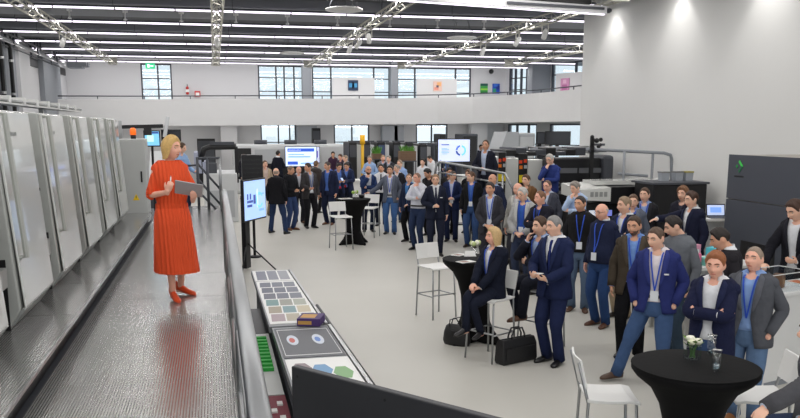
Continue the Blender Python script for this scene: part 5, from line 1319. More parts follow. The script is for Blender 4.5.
        MB().tube(lp, [.002, .0045, .005, .0045, .002], 6).build('mouth', flat((200, 118, 104)), t, True, s)
    elif abs(face + head[0]) < 100:
        em_ = MB()
        for sg in (-1, 1): em_.ball(th_((sg * .031, head_front(sg * .031, .016) - .002, .018)), (.017, .006, .010), 8, 5, RH)
        em_.build('eye_line', flat((70, 50, 42)), t, True, s)
    if hair != 'bald':
        hm = hair_mesh(hair, hth, int(u * 7 + v)); hm.v = [tuple(th_(p)) for p in hm.v]
        hm.build('hair', mat('hair_%d_%d_%d' % tuple(hcol), hcol, .6, noise=.3, nscale=60, bump=.5, bscale=80), t, True, s)
    if beard:
        bm_ = MB(); rg = []
        for k in range(6):
            z = -.035 - .075 * k / 5; r_ = []
            for i in range(15):
                thd = R(-72 + 144 * i / 14); ph = math.asin(z / HC); p = head_pt(thd, ph); nrm_ = V((p.x, p.y, 0)).normalized()
                e = .004 * math.sin(math.pi * (i + .01) / 14.02) ** .5 - (.006 if (k == 0 and abs(i - 7) < 6 or (k in (1, 2) and abs(i - 7) < 2)) else 0)
                r_.append(th_(p + nrm_ * e))
            rg.append(r_)
        bm_.loft(rg, False, closed=False); bm_.build('beard', mat('hair_%d_%d_%d' % tuple(beard), beard, .7), t, True, s)
    if glasses:
        g = MB()
        for sg in (-1, 1):
            yy = head_front(sg * .031, .012) - .016
            g.tube([th_((sg * .033 + .021 * math.cos(k * math.pi / 8), yy, .010 + .016 * math.sin(k * math.pi / 8))) for k in range(17)], .0022, 6)
            g.tube([th_((sg * .054, yy, .014)), th_((sg * .078, -.02, .014)), th_((sg * .080, .02, .01))], .002, 6)
        g.tube([th_((-.012, head_front(0, .014) - .003, .014)), th_((.012, head_front(0, .014) - .003, .014))], .0022, 6)
        g.build('glasses', M_black, t, True, s)
    # ---- trousers / shoes
    if dress is None:
        mb = MB()
        zs = [.79, .83, .90, .96, 1.02, 1.06]
        mb.loft([[tf(V((*ell(a, b, 2 * math.pi * k / seg), 0)) + V((0, yc, z))) for k in range(seg)] for z in zs for a, b, yc in [prof(z, .004 if z > .82 else -.012, belly, wide)]])
        for sg, hip, K, ank, fz, fy in L_:
            end = ank + (K - ank).normalized() * .0 + V((0, 0, -.035)); pth = bendpath(hip + V((0, 0, .02)), K, end)
            lg = lerp_list([.098, .096, .088, .078, .072, .068, .066, .066], len(pth)) if not female else lerp_list([.094, .09, .08, .068, .062, .056, .054, .054], len(pth))
            lg = [r_ * (1 + .03 * math.sin(5 * i + sg + u)) for i, r_ in enumerate(lg)]
            mb.tube(pth, lg, seg - 2); mb.ball(hip, .098, 12, 6)
        mb.build('trousers', cloth(legs), t, True, s)
    if shoes:
        for sg, hip, K, ank, fz, fy in L_:
            mb = MB(); M = Matrix.Translation(V((ank.x, ank.y - .0, ank.z - .085))) @ Matrix.Rotation(R(fy), 4, 'Z')
            shoe(mb, M, .05 if female else 0.0, .85 if female else 1.0); mb.build('shoe', mat('shoe_%d_%d_%d' % tuple(shoes), shoes, .35), t, True, s)
    if belt: 
        MB().loft([[tf(V((*ell(a + .008, b + .008, 2 * math.pi * k / seg), 0)) + V((0, yc, z))) for k in range(seg)] for z in (1.0, 1.035) for a, b, yc in [prof(z, .006, belly, wide)]], False).build('belt', flat(belt, .4), t, True, s)
    # ---- upper clothes
    def sleeves(mb, r0, cuff=None, upto=1.0):
        for sg, S, E, W, hd, n, c, nm in A_:
            W2 = E.lerp(W, upto) if upto < 1 else W + (W - E).normalized() * .01
            pth = bendpath(S + V((0, 0, .004)) + (RL @ V((-sg * .03, 0, .012))), E, W2, 5)
            rad = [r_ + r0 for r_ in lerp_list([.048, .055, .056, .053, .050, .048, .043, .039], len(pth))]
            rad = [r_ * (1 + .05 * math.sin(3.1 * i + sg * 2 + u)) for i, r_ in enumerate(rad)]
            mb.tube(pth, rad, seg - 4); mb.ball(S + RL @ V((-sg * .006, 0, -.002)), .050 + r0, 12, 8)
    def torso_closed(mb, z0, off, ztop=1.52, n=14, vee=0.0):
        zs = [z0 + (ztop - z0) * k / n for k in range(n + 1)]
        mb.loft([[tf(V((*ell(a * (1 + .012 * math.sin(9 * z + 3 * k)), b, 2 * math.pi * k / seg), 0)) + V((0, yc, z - max(0, z - 1.45) * vee * max(0, math.cos(2 * math.pi * k / seg)) ** 5))) for k in range(seg)] for z in zs for a, b, yc in [prof(z, off, belly, wide)]], True)
    wrinkle = 0
    if dress is None and top in ('jacket', 'shirt', 'blouse'):
        mb = MB(); torso_closed(mb, .96, .006, 1.53, vee=0.0 if tie else 1.0)
        if top == 'shirt': sleeves(mb, .004)
        else:                                   # shirt cuffs at the wrists
            for sg, S, E, W, hd, n, c, nm in A_:
                if nm != 'pocket': MB().tube([W + (E - W).normalized() * .05, W + (W - E).normalized() * .018], .034, 12).build('cuff', cloth(shirt), t, True, s)
        sh_o = mb.build('shirt', cloth(shirt), t, True, s)
        cb = MB()                               # collar: open at the throat
        rg = []
        for k in range(17):
            th = R(28 + (360 - 56) * k / 16); r_ = []
            for rad, z in ((.068, 1.492), (.070, 1.522), (.062, 1.552), (.075, 1.512)):
                x, y = rad * 1.0 * math.sin(th), -rad * .98 * math.cos(th); dz = .018 * math.cos(th); r_.append(tf((x, y + .012, z - dz)))
            rg.append(r_)
        cb.loft(rg, True); cb.build('collar', cloth(shirt), sh_o, True, s)
    if top == 'jacket':
        mb = MB(); n = 18; z0 = hem or .80; ztop = 1.515; rings = []; edge = []
        for k in range(n + 1):
            z = z0 + (ztop - z0) * k / n; a, b, yc = prof(z, .022, belly, wide)
            if z < 1.0: a += .010 * (1.0 - z) / .2; b += .012 * (1.0 - z) / .2
            if opening == 'suit': w = .006 + max(0, (z - 1.10)) * .16 + max(0, (1.0 - z)) * .22
            elif opening == 'open': w = .040 + max(0, (z - 1.12)) * .11 + max(0, 1.08 - z) * .22
            elif opening == 'wide': w = .070 + max(0, (1.1 - z)) * .25
            else: w = .004 + max(0, (z - 1.34)) * .35
            w = min(w, a * .9); phi = math.asin(min(.95, w / a)); r_ = []
            m_ = seg + 4
            for i in range(m_ + 1):
                th = phi + (2 * math.pi - 2 * phi) * i / m_; x, y = ell(a * (1 + .010 * math.sin(11 * z + 2.3 * i + u)), b, th)
                if i == 0: x = w
                if i == m_: x = -w
                r_.append(tf((x, y + yc, z)))
            rings.append(r_); edge.append((z, w))
        mb.loft(rings, False, closed=False); sleeves(mb, .008)
        jk = mb.build('jacket', cloth(tcol), t, True, s)
        so = jk.modifiers.new('thickness', 'SOLIDIFY'); so.thickness = .006 * s; so.offset = 1
        if tier < 2:
            for sg in (-1, 1):
                rg = []
                for z, w in edge:
                    if z < (1.10 if opening == 'suit' else 1.12) or opening == 'zip': continue
                    f = min(1, (z - 1.08) / .22) * min(1, max(.25, (1.53 - z) / .06)); ww = .055 * f + .004
                    r_ = []
                    for e in (0, .5, 1.0):
                        x = w + ww * e; x = min(x, prof(z, .03, belly, wide)[0] * .93); r_.append(tf((sg * x, front_y(x, z, .032, belly, wide) - .002, z)))
                    rg.append(r_)
                if len(rg) > 1:
                    l_ = MB().loft(rg, False, closed=False).build('lapel', cloth(tuple(min(255, int(c * 1.12 + 4)) for c in tcol)), jk, True, s)
                    so = l_.modifiers.new('thickness', 'SOLIDIFY'); so.thickness = .004 * s; so.offset = 0
            if pocket_square:
                MB().box(tf((.105, front_y(.105, 1.27, .034, belly, wide), 1.27)), (.07, .008, .016), RL).build('pocket_square', flat((235, 235, 240)), jk, False, s)
    elif top == 'sweater':
        mb = MB(); torso_closed(mb, hem or .92, .018, 1.515); sleeves(mb, .006); mb.build('sweater', cloth(tcol), t, True, s)
        mb = MB(); rg = []
        for z, r_ in ((1.50, .074), (1.53, .07), (1.545, .062)): rg.append([tf((r_ * math.sin(2 * math.pi * k / 16), .014 - r_ * math.cos(2 * math.pi * k / 16), z - .012 * math.cos(2 * math.pi * k / 16))) for k in range(16)])
        mb.loft(rg, False).build('collar', cloth(shirt), t, True, s)
    if dress:
        mb = MB(); ztop = 1.512; zs = [1.02 + (ztop - 1.02) * k / 10 for k in range(11)]
        nseg = 72; rings = []
        zk = [.31, .40, .50, .60, .70, .80, .90, 1.0]
        for z in zk:
            f = (1.0 - z) / .69; a, b, yc = prof(max(.9, z), .012, 0, wide)
            a2 = a + .045 * f ** .8; b2 = b + .145 * f ** .6; r_ = []
            for k in range(nseg):
                th = 2 * math.pi * k / nseg; pl = 1 + (.030 * f) * math.cos(18 * th) + .02 * f * math.cos(5 * th + 1)
                x, y = ell(a2 * pl, b2 * pl, th); r_.append(tf((x + .015 * f, y + yc - .01 * f, z)))
            rings.append(r_)
        for z in zs:
            a, b, yc = prof(z, .012 - (.012 if z < 1.1 else 0), 0, wide); bust = .022 * math.exp(-((z - 1.28) / .07) ** 2)
            rings.append([tf((lambda q: (q[0], q[1] + yc - (bust if q[1] < 0 else 0) * (1 - abs(q[0]) / a * .5), z))(ell(a, b, 2 * math.pi * k / nseg))) for k in range(nseg)])
        mb.loft(rings, False); sleeves(mb, .005, upto=.02)
        dm = pleat_mat(dress); mb.build('dress', dm, t, True, s)
        MB().loft([[tf(V((*ell(a + .004, b + .004, 2 * math.pi * k / 32), 0)) + V((0, yc, z))) for k in range(32)] for z in (1.005, 1.05) for a, b, yc in [prof(z, .008, 0, wide)]], False).build('waistband', dm, t, True, s)
    if tie:
        rg = []
        for z, w in ((1.485, .016), (1.46, .020), (1.43, .017), (1.3, .028), (1.15, .036), (1.06, .038), (1.02, .008)): rg.append([tf((x, front_y(0, z, .010, belly, wide) - dy, z)) for x, dy in ((-w, 0), (0, .008), (w, 0), (0, -.002))])
        MB().loft(rg).build('tie', cloth(tie), t, True, s)
    if lany:
        oo = .012 if top in ('jacket',) and opening in ('open', 'wide') else (.014 if top == 'shirt' else .028)
        zb_ = 1.08
        la = MB()
        for sg in (-1, 1):
            rg = []
            for k in range(9):
                f = k / 8; z = 1.52 + (zb_ - 1.52) * f; x = sg * .066 * (1 - f) ** .9
                y = front_y(x, min(z, 1.46), oo, belly, wide) - .004 if z < 1.47 else -.03 - (1.52 - z) * 1.2
                if k == 0: y = .0
                wv_ = .0075
                rg.append([tf((x - wv_, y, z)), tf((x + wv_, y, z)), tf((x + wv_, y - .003, z)), tf((x - wv_, y - .003, z))])
            la.loft(rg)
        la.build('lanyard', flat(lany, .6), t, False, s)
        if badge: MB().box(tf((0, front_y(0, zb_ - .05, oo, belly, wide) - .009, zb_ - .055)), (.085, .004, .11), RL).build('badge', flat((232, 236, 242), .4), t, False, s)
    def pt(i):                                  # world point just in front of a hand
        sg, S, E, W, hd, n, c, nm = A_[i]
        return t.matrix_basis @ ((W + hd.normalized() * .08 + n.normalized() * .035) * s)
    rec['hand'] = pt; rec['root'] = t; rec['ang'] = ang
    return rec
def posY(u, Y): p = at_y(u, 150, Y); return (p.x, Y)
NAVY = (34, 40, 62); DNAVY = (26, 30, 44); BLK = (26, 26, 29); CHAR = (52, 53, 58); GREY = (92, 95, 102); WHT = (228, 230, 234); LB = (150, 178, 222); BLUE = (70, 110, 190); JEANS = (58, 80, 116); DJEANS = (44, 58, 86); LAN = (40, 84, 200); BRN = (92, 60, 40); DK = (38, 30, 26); BR = (78, 56, 40); GRY = (128, 124, 118); BLD = (196, 160, 105)
# ---- the speaker on the walkway
w = person('woman in an orange pleated dress holding a tablet on the walkway', 163, 133, 1.69, face=12, head=(40, 3), dress=(232, 84, 42), top='dress', shoes=(228, 80, 35), hair='bob', hcol=(212, 174, 108), hth=.028, skin='pink', female=True, wide=1.0, tier=0, zb=PZ, pos=(-0.45, 8.85), group='speaker', feet=((-.05, -.10, 0, 5), (.10, .20, 0.0, 40)),
           arms=(((.09, -.24, 1.19), (.6, .6, -1), (-.25, -.35, .85), (-.3, .9, 0), 1.2), ((.16, -.30, 1.10), (.6, .6, -1), (-.1, -.75, .45), (-.3, .2, 1), .7)))
hp = w['hand'](1)
t = thing('tablet', 'grey tablet held in front of the orange dress', 'tablet', hp + V((-.03, -.03, .05)), R(6))
Mt = Matrix.Rotation(R(-42), 3, 'X') @ Matrix.Rotation(R(14), 3, 'Y')
MB().box((0, 0, 0), (.27, .20, .010), Mt).build('casing', mat('tablet_back', (176, 176, 178), .35), t, bevel=0.004)
MB().box(Mt @ V((0, 0, .0062)), (.25, .18, .0015), Mt).build('display', M_paper, t)
hp = w['hand'](0)
t = thing('pen', 'pale pen held up by the woman in orange', 'pen', hp); MB().tube([(0, 0, -.04), (.01, 0, .08)], .006, 8).build('barrel', M_offw, t, True); MB().tube([(.0101, 0, .081), (.0115, 0, .096)], [.005, .002], 8).build('tip', M_steel, t, True)

# ---- nearest visitors
person('man in an open royal-blue blazer and jeans, both hands in his pockets', 655, 227, 1.80, face=-8, head=(-28, 12), tcol=(46, 54, 110), shirt=(226, 218, 222), legs=(70, 94, 134), shoes=(78, 56, 42), hcol=(92, 72, 58), hth=.012, hair='short', lany=LAN, arms=('pocket', 'pocket'), opening='open', tier=0, wide=1.06, feet=((-.40, .02, 0, -45), (.10, .03, 0, 15)), pocket_square=True, belt=(50, 40, 35), hem=.84)
person('man in a brown tweed jacket over a blue shirt with a lanyard', 634, 215.5, 1.80, face=-6, head=(-14, 10), tcol=(74, 66, 56), shirt=(120, 155, 215), legs=BLK, shoes=BLK, hcol=(70, 54, 42), hth=.014, lany=LAN, skin='tan', opening='open', tier=0, beard=(110, 84, 66))
person('man in a grey knitted sweater turning his bowed head away', 670, 216.5, 1.82, face=-40, head=(-35, 22), top='sweater', tcol=(112, 116, 122), shirt=(112, 116, 122), legs=(64, 80, 96), hcol=DK, hth=.022, tier=0, wide=1.05)
person('grey-haired man in a navy suit jacket with folded arms and beige trousers', 624, 196.5, 1.84, face=-32, head=(-22, 4), tcol=NAVY, shirt=WHT, legs=(178, 160, 136), shoes=(40, 34, 30), hcol=(150, 128, 104), hth=.018, arms=('crossed', 'crossed'), lany=LAN, badge=False, tier=0, pocket_square=False)
person('bald man with glasses in a navy sweater and blue jeans', 601, 203, 1.80, face=-35, head=(-15, 10), top='sweater', tcol=(36, 42, 66), shirt=WHT, legs=(46, 70, 114), shoes=(92, 60, 44), hair='fringe', hcol=(190, 180, 172), skin='pink', glasses=True, lany=LAN, belly=.07, wide=1.06, tier=0)
person('man in a black sweater with a bright blue lanyard and faded jeans', 580, 195.5, 1.82, face=-6, head=(-25, 6), top='sweater', tcol=(34, 34, 36), shirt=(34, 34, 36), legs=(90, 108, 132), shoes=(86, 60, 44), hcol=(58, 50, 46), hth=.010, skin='tan', lany=LAN, tier=0)
sm_ = person('grey-haired man in a navy suit and tie standing beside the briefcase', 553.5, 215.5, 1.82, face=-34, head=(-16, 6), tcol=(34, 42, 74), shirt=WHT, legs=(34, 42, 74), shoes=(20, 20, 22), hcol=(140, 138, 136), hth=.014, tie=(40, 52, 110), arms=(((.10, -.30, 1.08), (1, .6, -.6), (-.5, -.7, .1), (-.4, .3, .9), .9), ((.10, -.30, 1.06), (1, .6, -.6), (-.55, -.65, .1), (-.4, .3, .9), .9)), tier=0, wide=1.04)
t = thing('note_card', 'folded white note in the hands of the man in the navy suit', 'card', (sm_['hand'](0) + sm_['hand'](1)) / 2 + V((0, 0, .015)), sm_['ang']); MB().b2((-.06, -.04, 0), (.06, .04, .004)).build('card', M_paper, t); MB().b2((-.05, -.03, .0041), (.0, .03, .005)).build('print', flat((120, 130, 160)), t)
r_ = person('seated blonde woman in a dark navy trouser suit and white blouse', 494, 227, 1.63, face=-40, head=(-24, -2), tcol=DNAVY, shirt=WHT, legs=(30, 34, 48), shoes=(30, 28, 30), hair='long', hcol=(205, 172, 122), hth=.022, skin='pink', lany=LAN, badge=False, female=True, tier=0, seated={'z': .785}, feet=((-.05, -.46, .39, -5), (.03, -.24, .33, 10)), wide=.95, lean=-4,
            arms=(((.02, -.36, 1.00), (1, .2, -.3), (-.35, -.8, -.2), (0, .2, -1), .7), ((.06, -.33, .96), (1, .2, -.3), (-.5, -.7, -.3), (0, .2, -1), .7)))
stool('white bar stool carrying the seated blonde woman', r_['loc'].x, r_['loc'].y, math.degrees(r_['ang']))
r_ = person('seated man in a dark suit resting his fingers against his cheek', 540, 216.5, 1.78, face=-42, head=(-12, 2), tcol=(36, 38, 48), shirt=(170, 190, 226), legs=(36, 38, 48), shoes=(92, 58, 36), hcol=BR, hth=.022, lany=LAN, badge=False, tier=0, seated={'z': .785}, feet=((-.12, -.30, .36, -5), (.02, -.42, .40, -10)), arms=('cheek', 'support'), lean=6)
stool('white bar stool carrying the seated man in a dark suit', r_['loc'].x, r_['loc'].y, math.degrees(r_['ang']))
person('red-haired man in a navy blazer with folded arms behind the vase', 716, 251.5, 1.76, face=-16, head=(4, 8), tcol=(32, 36, 62), shirt=WHT, legs=JEANS, shoes=(150, 100, 60), hcol=(150, 92, 56), hth=.026, skin='pink', arms=('crossed', 'crossed'), opening='open', tier=0, belly=.03)
person('man in a grey tweed suit jacket and blue shirt, hand in pocket', 755.5, 246, 1.74, face=-16, head=(-8, -4), tcol=(84, 86, 92), shirt=(140, 170, 220), legs=(92, 116, 148), shoes=(150, 100, 60), hair='short', hcol=(150, 132, 116), hth=.008, skin='pink', lany=LAN, badge=False, arms=('pocket', 'pocket'), opening='open', tier=0, wide=1.08)
person('dark-haired man in a charcoal jacket looking down in profile', 716, 228.5, 1.78, face=-70, head=(-12, 24), tcol=(44, 42, 46), shirt=WHT, legs=BLK, hcol=DK, hth=.024, skin='tan', lany=LAN, badge=False, tier=0)
mp_ = person('man in a black suit and open white shirt leaning over the white counter', 792, 200.5, 1.97, face=-28, head=(-14, 26), tcol=(32, 32, 38), shirt=WHT, legs=BLK, hcol=(70, 46, 34), hth=.026, lean=6, opening='open', arms=(((.22, -.34, 1.02), (1, .4, -.5), (-.4, -.9, -.1), (0, .1, -1), .6), 'fore'), tier=0)
# seated person cut off by the picture's edge, arm resting towards the near table
r_ = person('man in a dark grey jacket reaching towards the table with the vase, mostly cut off', 842, 312, 1.78, face=-62, head=(-10, 5), tcol=(78, 78, 82), shirt=(200, 210, 228), legs=(50, 60, 84), hcol=BR, lany=LAN, badge=False, tier=0, seated={'z': .785}, feet=((-.12, -.32, .36), (.12, -.30, .36)), lean=20, opening='open', arms=('waist', {'w': at_y(752, 414, 4.25), 'pole': (.5, 1, .5), 'hd': (-.8, -.4, -.5)}), pos=(3.86, 4.42))
stool('white bar stool carrying the man with the cut-off dark grey jacket', r_['loc'].x, r_['loc'].y, math.degrees(r_['ang']))

# ---- second row on the right
person('young man in a navy suit pointing with an outstretched arm', 691, 191.5, 1.86, face=-48, head=(-5, 6), tcol=(32, 35, 54), shirt=WHT, legs=(32, 35, 54), hcol=(72, 48, 36), hth=.026, arms=(((.16, -.52, 1.36), (1, .2, -.6), (-.05, -1, -.1), (-.2, 0, -1), .35), 'down'), tier=1)
person('curly-haired man half hidden behind the pointing man', 683, 186.5, 1.84, face=-20, head=(-5, 4), tcol=(40, 40, 50), shirt=(60, 60, 72), legs=BLK, hcol=(122, 84, 56), hth=.035, tier=1, opening='zip')
person('man in a black zip jacket over a blue shirt before the dark cabinet', 645, 187.5, 1.82, face=-8, head=(-12, 2), tcol=(40, 40, 44), shirt=(140, 160, 205), legs=(50, 56, 70), hcol=BR, hth=.016, lany=LAN, opening='open', tier=1)
person('man with a grey-blue jacket half hidden behind the folded-arms man', 633.5, 194, 1.78, face=-12, head=(10, 8), tcol=(96, 102, 116), shirt=(120, 140, 190), legs=BLK, hcol=(96, 70, 52), hth=.014, lany=LAN, opening='open', tier=1)
person('grey-haired man in a pale blue shirt rubbing his nose', 574, 182, 1.80, face=-22, head=(-22, 16), top='shirt', shirt=(176, 196, 226), legs=(52, 58, 72), hair='short', hcol=(146, 138, 130), hth=.03, arms=('chin', 'support'), tier=1)
person('man with glasses in a mid-grey suit behind the pale blue shirt', 547, 180, 1.80, face=-20, head=(-10, 8), tcol=(72, 74, 84), shirt=(190, 200, 220), legs=(72, 74, 84), hair='recede', hcol=(110, 84, 70), hth=.010, glasses=True, skin='pink', tier=1)
person('white-haired man in a royal-blue sweater, hand on chin, above the crowd', 552.5, 158, 1.84, face=-16, head=(-14, 16), top='sweater', tcol=(48, 62, 122), shirt=(190, 206, 236), legs=(46, 50, 64), hcol=(188, 184, 178), hth=.018, glasses=True, arms=('chin', 'support'), tier=1, zb=.42, pos=posY(551.5, 17.75))
person('man in a dark quilted jacket with short reddish hair', 540, 190.5, 1.80, face=-36, head=(-22, 4), tcol=(36, 36, 46), shirt=(60, 74, 120), legs=(52, 54, 60), hcol=(130, 92, 66), hth=.012, hair='recede', skin='pink', lany=LAN, badge=False, arms=('crossed', 'crossed'), opening='zip', tier=1, wide=1.06)
person('white-haired man with glasses in a light grey jacket over a blue shirt', 522, 187.5, 1.80, face=-20, head=(-22, 8), tcol=(172, 172, 172), shirt=(62, 104, 186), legs=(50, 58, 80), hcol=(196, 194, 190), hth=.022, glasses=True, lany=LAN, arms=('clasp', 'clasp'), opening='wide', tier=1)
person('bald man in a pale jacket behind the white-haired man with glasses', 517.5, 182.5, 1.80, face=-25, head=(-20, 6), tcol=(180, 178, 172), shirt=(200, 200, 204), legs=(60, 60, 66), hair='fringe', hcol=(200, 190, 180), skin='pink', tier=1)
person('brown-haired man in a brown jacket behind the pale jackets', 526, 174.5, 1.82, face=-12, head=(-18, 4), tcol=(110, 80, 54), shirt=(120, 100, 84), legs=(50, 48, 46), hcol=(86, 58, 40), hth=.022, tier=1)
person('dark-haired man in a charcoal suit with hands clasped and a lanyard', 490, 182, 1.82, face=-8, head=(-14, 4), tcol=(58, 58, 64), shirt=(196, 206, 226), legs=(50, 50, 56), hcol=(60, 56, 54), hth=.020, lany=LAN, arms=('clasp', 'clasp'), skin='tan', tier=1, opening='open')
person('bald man in a navy jacket behind the charcoal suit', 492.5, 173.5, 1.85, face=-22, head=(-20, 2), tcol=(40, 46, 68), shirt=(170, 190, 226), legs=DNAVY, hair='fringe', hcol=(110, 80, 62), skin='tan', tier=1)
person('man in an open black jacket over a blue shirt looking aside', 471, 171.5, 1.81, face=-14, head=(-46, 2), tcol=(32, 33, 36), shirt=(84, 122, 196), legs=(58, 82, 126), shoes=(60, 44, 36), hcol=(100, 72, 52), hth=.018, lany=LAN, arms=('down', 'pocket'), opening='open', tier=1)
person('brown-haired woman behind the man in the open black jacket', 468.5, 169.5, 1.72, face=-15, head=(-20, 0), tcol=BLK, shirt=(70, 70, 80), legs=BLK, hair='bob', hcol=(104, 70, 48), hth=.026, female=True, tier=1)
person('man in a navy suit with a badge turning to his neighbour', 453, 171, 1.77, face=-4, head=(44, 2), tcol=(36, 46, 80), shirt=(206, 214, 232), legs=(34, 42, 70), hcol=(74, 60, 50), hth=.016, lany=LAN, arms=('clasp', 'waist'), tier=1)
person('dark-haired man mostly hidden behind the navy suit', 449.5, 167.5, 1.80, face=10, head=(10, 6), tcol=(44, 42, 42), shirt=(60, 58, 60), legs=BLK, hcol=DK, hth=.02, tier=1, skin='tan')
person('man with glasses in a dark double-breasted suit, hands before his waist', 435.5, 174, 1.83, face=6, head=(-6, 4), tcol=(34, 38, 54), shirt=WHT, legs=(34, 38, 54), hcol=(150, 120, 92), hth=.016, glasses=True, arms=('waist', 'down'), tie=(60, 64, 84), pocket_square=True, tier=1)
person('man in a white shirt with a hand on his chin beside the suits', 416.5, 172.5, 1.82, face=-32, head=(-8, 8), top='shirt', shirt=(214, 216, 226), legs=(44, 56, 84), shoes=(24, 24, 26), hair='recede', hcol=(140, 110, 92), hth=.008, skin='pink', arms=('support', 'chin'), belt=(40, 34, 30), tier=1, belly=.02)
person('man in a dark navy jacket half hidden beside the white shirt', 409, 173.5, 1.72, face=-30, head=(20, 8), tcol=(34, 42, 66), shirt=(90, 140, 200), legs=BLK, hair='recede', hcol=(120, 90, 74), hth=.008, arms=('down', 'clasp'), tier=1)
person('dark-haired man bowing his head behind the white shirt', 426, 169, 1.80, face=-25, head=(-30, 24), tcol=(34, 34, 38), shirt=(50, 50, 56), legs=BLK, hcol=(26, 24, 24), hth=.03, tier=1, skin='tan')
person('dark-haired man in a white shirt further behind, near the stair rail', 422.5, 158.5, 1.80, face=-10, head=(-10, 4), top='shirt', shirt=(220, 222, 228), legs=DNAVY, hcol=DK, hth=.02, tier=2)
mq = person('bald man in a dark jacket looking at his phone by the stair rail', 446, 153, 1.95, face=-16, head=(-14, 26), tcol=(40, 44, 60), shirt=(96, 124, 190), legs=BLK, hair='fringe', hcol=(130, 100, 84), arms=('phone', 'down'), tier=1, opening='open')
person('man in a dark suit and open white shirt standing on the platform behind the rail', 486, 140, 1.82, face=-22, head=(4, 0), tcol=(38, 40, 52), shirt=(196, 208, 232), legs=(34, 36, 46), hair='recede', hcol=(84, 64, 50), hth=.014, skin='tan', arms=('waist', 'down'), opening='open', tier=1, zb=.715, pos=posY(486, 19.22), glasses=True)

# ---- the group round the far table
person('man in a grey-blue blazer and jeans resting a hand on the far table', 390, 165.5, 1.84, face=-8, head=(-6, 2), tcol=(96, 102, 116), shirt=(222, 224, 230), legs=(70, 104, 156), shoes=(34, 30, 30), hcol=(44, 38, 34), hth=.022, lany=LAN, badge=False, arms=(((.52, -.12, 1.08), (.3, .6, -.9), (.9, -.3, -.1), (0, 0, -1), .3), 'pocket'), opening='open', tier=1, belt=(40, 34, 30), skin='tan', hem=.82)
person('man in a white shirt and dark tie behind the grey-blue blazer', 381, 164, 1.80, face=-6, head=(-4, 4), top='shirt', shirt=(226, 228, 232), legs=DNAVY, hcol=DK, hth=.016, tie=(34, 36, 48), tier=1, skin='tan')
person('bald bearded man in a blue blazer with a hand on his chin', 368.5, 165.5, 1.82, face=8, head=(6, 6), tcol=(38, 54, 92), shirt=(222, 226, 232), legs=(34, 40, 60), hair='bald', hcol=(70, 54, 46), skin='tan', arms=('chin', 'support'), beard=(80, 62, 52), tier=1, opening='open')
person('grey-haired man in a dark suit behind the grey-blue blazer', 396.5, 164.5, 1.74, face=-20, head=(-30, 4), tcol=(40, 40, 46), shirt=(210, 214, 224), legs=JEANS, hcol=(150, 146, 140), hth=.018, tier=1)
person('man in a pale blue shirt behind the dark suit', 399.5, 160, 1.80, face=-12, head=(-20, 6), top='shirt', shirt=(150, 176, 220), legs=DJEANS, hair='recede', hcol=(150, 130, 110), tier=2)
for u_, v_, lab, hy in ((339.5, 163.3, 'dark-haired man in a blue blazer looking at his phone', 30), (346, 162.5, 'man in a navy blazer with a red badge looking at his phone', -20)):
    q = person(lab, u_, v_, 1.77, face=20 if hy > 0 else -24, head=(4, 22), tcol=(40, 48, 76), shirt=(96, 130, 205), legs=(30, 34, 50), hcol=DK, hth=.018, skin='tan', arms=('phone', 'phone'), tier=1, opening='open')
    for nm_ in (q,):
        p_ = (q['hand'](0) + q['hand'](1)) / 2
        t = thing('mobile_phone', 'phone held by the man in the %s' % ('blue blazer of the pair' if hy > 0 else 'navy blazer with the red badge'), 'phone', p_ + V((0, 0, .03)), q['ang']); MB().box((0, 0, 0), (.075, .15, .01), Matrix.Rotation(R(35), 3, 'X')).build('casing', M_black, t); MB().box(Matrix.Rotation(R(35), 3, 'X') @ V((0, 0, .006)), (.065, .13, .002), Matrix.Rotation(R(35), 3, 'X')).build('display', glow((180, 200, 230), .6), t)
        MB().box((0, -.17 if hy > 0 else -.17, .98), (.06, .004, .07)).build('red_badge', flat((200, 40, 40)), q['root'])
t = thing('mobile_phone', 'phone in the hand of the bald man by the stair rail', 'phone', mq['hand'](0) + V((0, 0, .03)), mq['ang']); MB().box((0, 0, 0), (.075, .15, .01), Matrix.Rotation(R(35), 3, 'X')).build('casing', M_black, t); MB().box(Matrix.Rotation(R(35), 3, 'X') @ V((0, 0, .006)), (.065, .13, .002), Matrix.Rotation(R(35), 3, 'X')).build('display', glow((180, 200, 230), .6), t)
person('man in a navy suit and blue shirt standing in profile left of the far table', 327, 161.5, 1.86, face=-28, head=(-30, 6), tcol=(36, 42, 66), shirt=(86, 120, 196), legs=(34, 40, 62), shoes=(104, 66, 44), hcol=(70, 60, 54), hth=.012, skin='tan', tier=1, opening='open')
person('brown-haired man in a dark jacket seen from behind near the profile suit', 316, 160.8, 1.74, face=150, head=(10, 0), tcol=(64, 58, 56), shirt=(90, 90, 90), legs=BLK, hcol=(112, 86, 62), hth=.022, tier=1)
person('man in a charcoal jacket with a badge talking with the black-sweatered man', 307.5, 163, 1.85, face=26, head=(-80, 4), tcol=(62, 60, 62), shirt=(180, 184, 192), legs=(30, 30, 34), shoes=(26, 26, 28), hcol=(58, 46, 38), hth=.020, skin='tan', lany=(70, 90, 160), arms=('fore', 'down'), opening='open', tier=1)
person('bald man with glasses in a dark suit between the two talkers', 298.7, 166, 1.71, face=10, head=(14, 4), tcol=(44, 44, 50), shirt=(206, 206, 214), legs=(36, 36, 42), hair='fringe', hcol=(180, 170, 160), skin='pink', glasses=True, tier=1, shoes=(92, 64, 44))
person('man in a black sweater and jeans gesturing with his hands', 291.5, 165.8, 1.80, face=48, head=(10, 10), top='sweater', tcol=(30, 31, 35), shirt=(30, 31, 35), legs=(54, 70, 108), shoes=(116, 76, 46), hcol=(128, 110, 94), hth=.016, skin='tan', arms=('fore', 'fore'), tier=1)
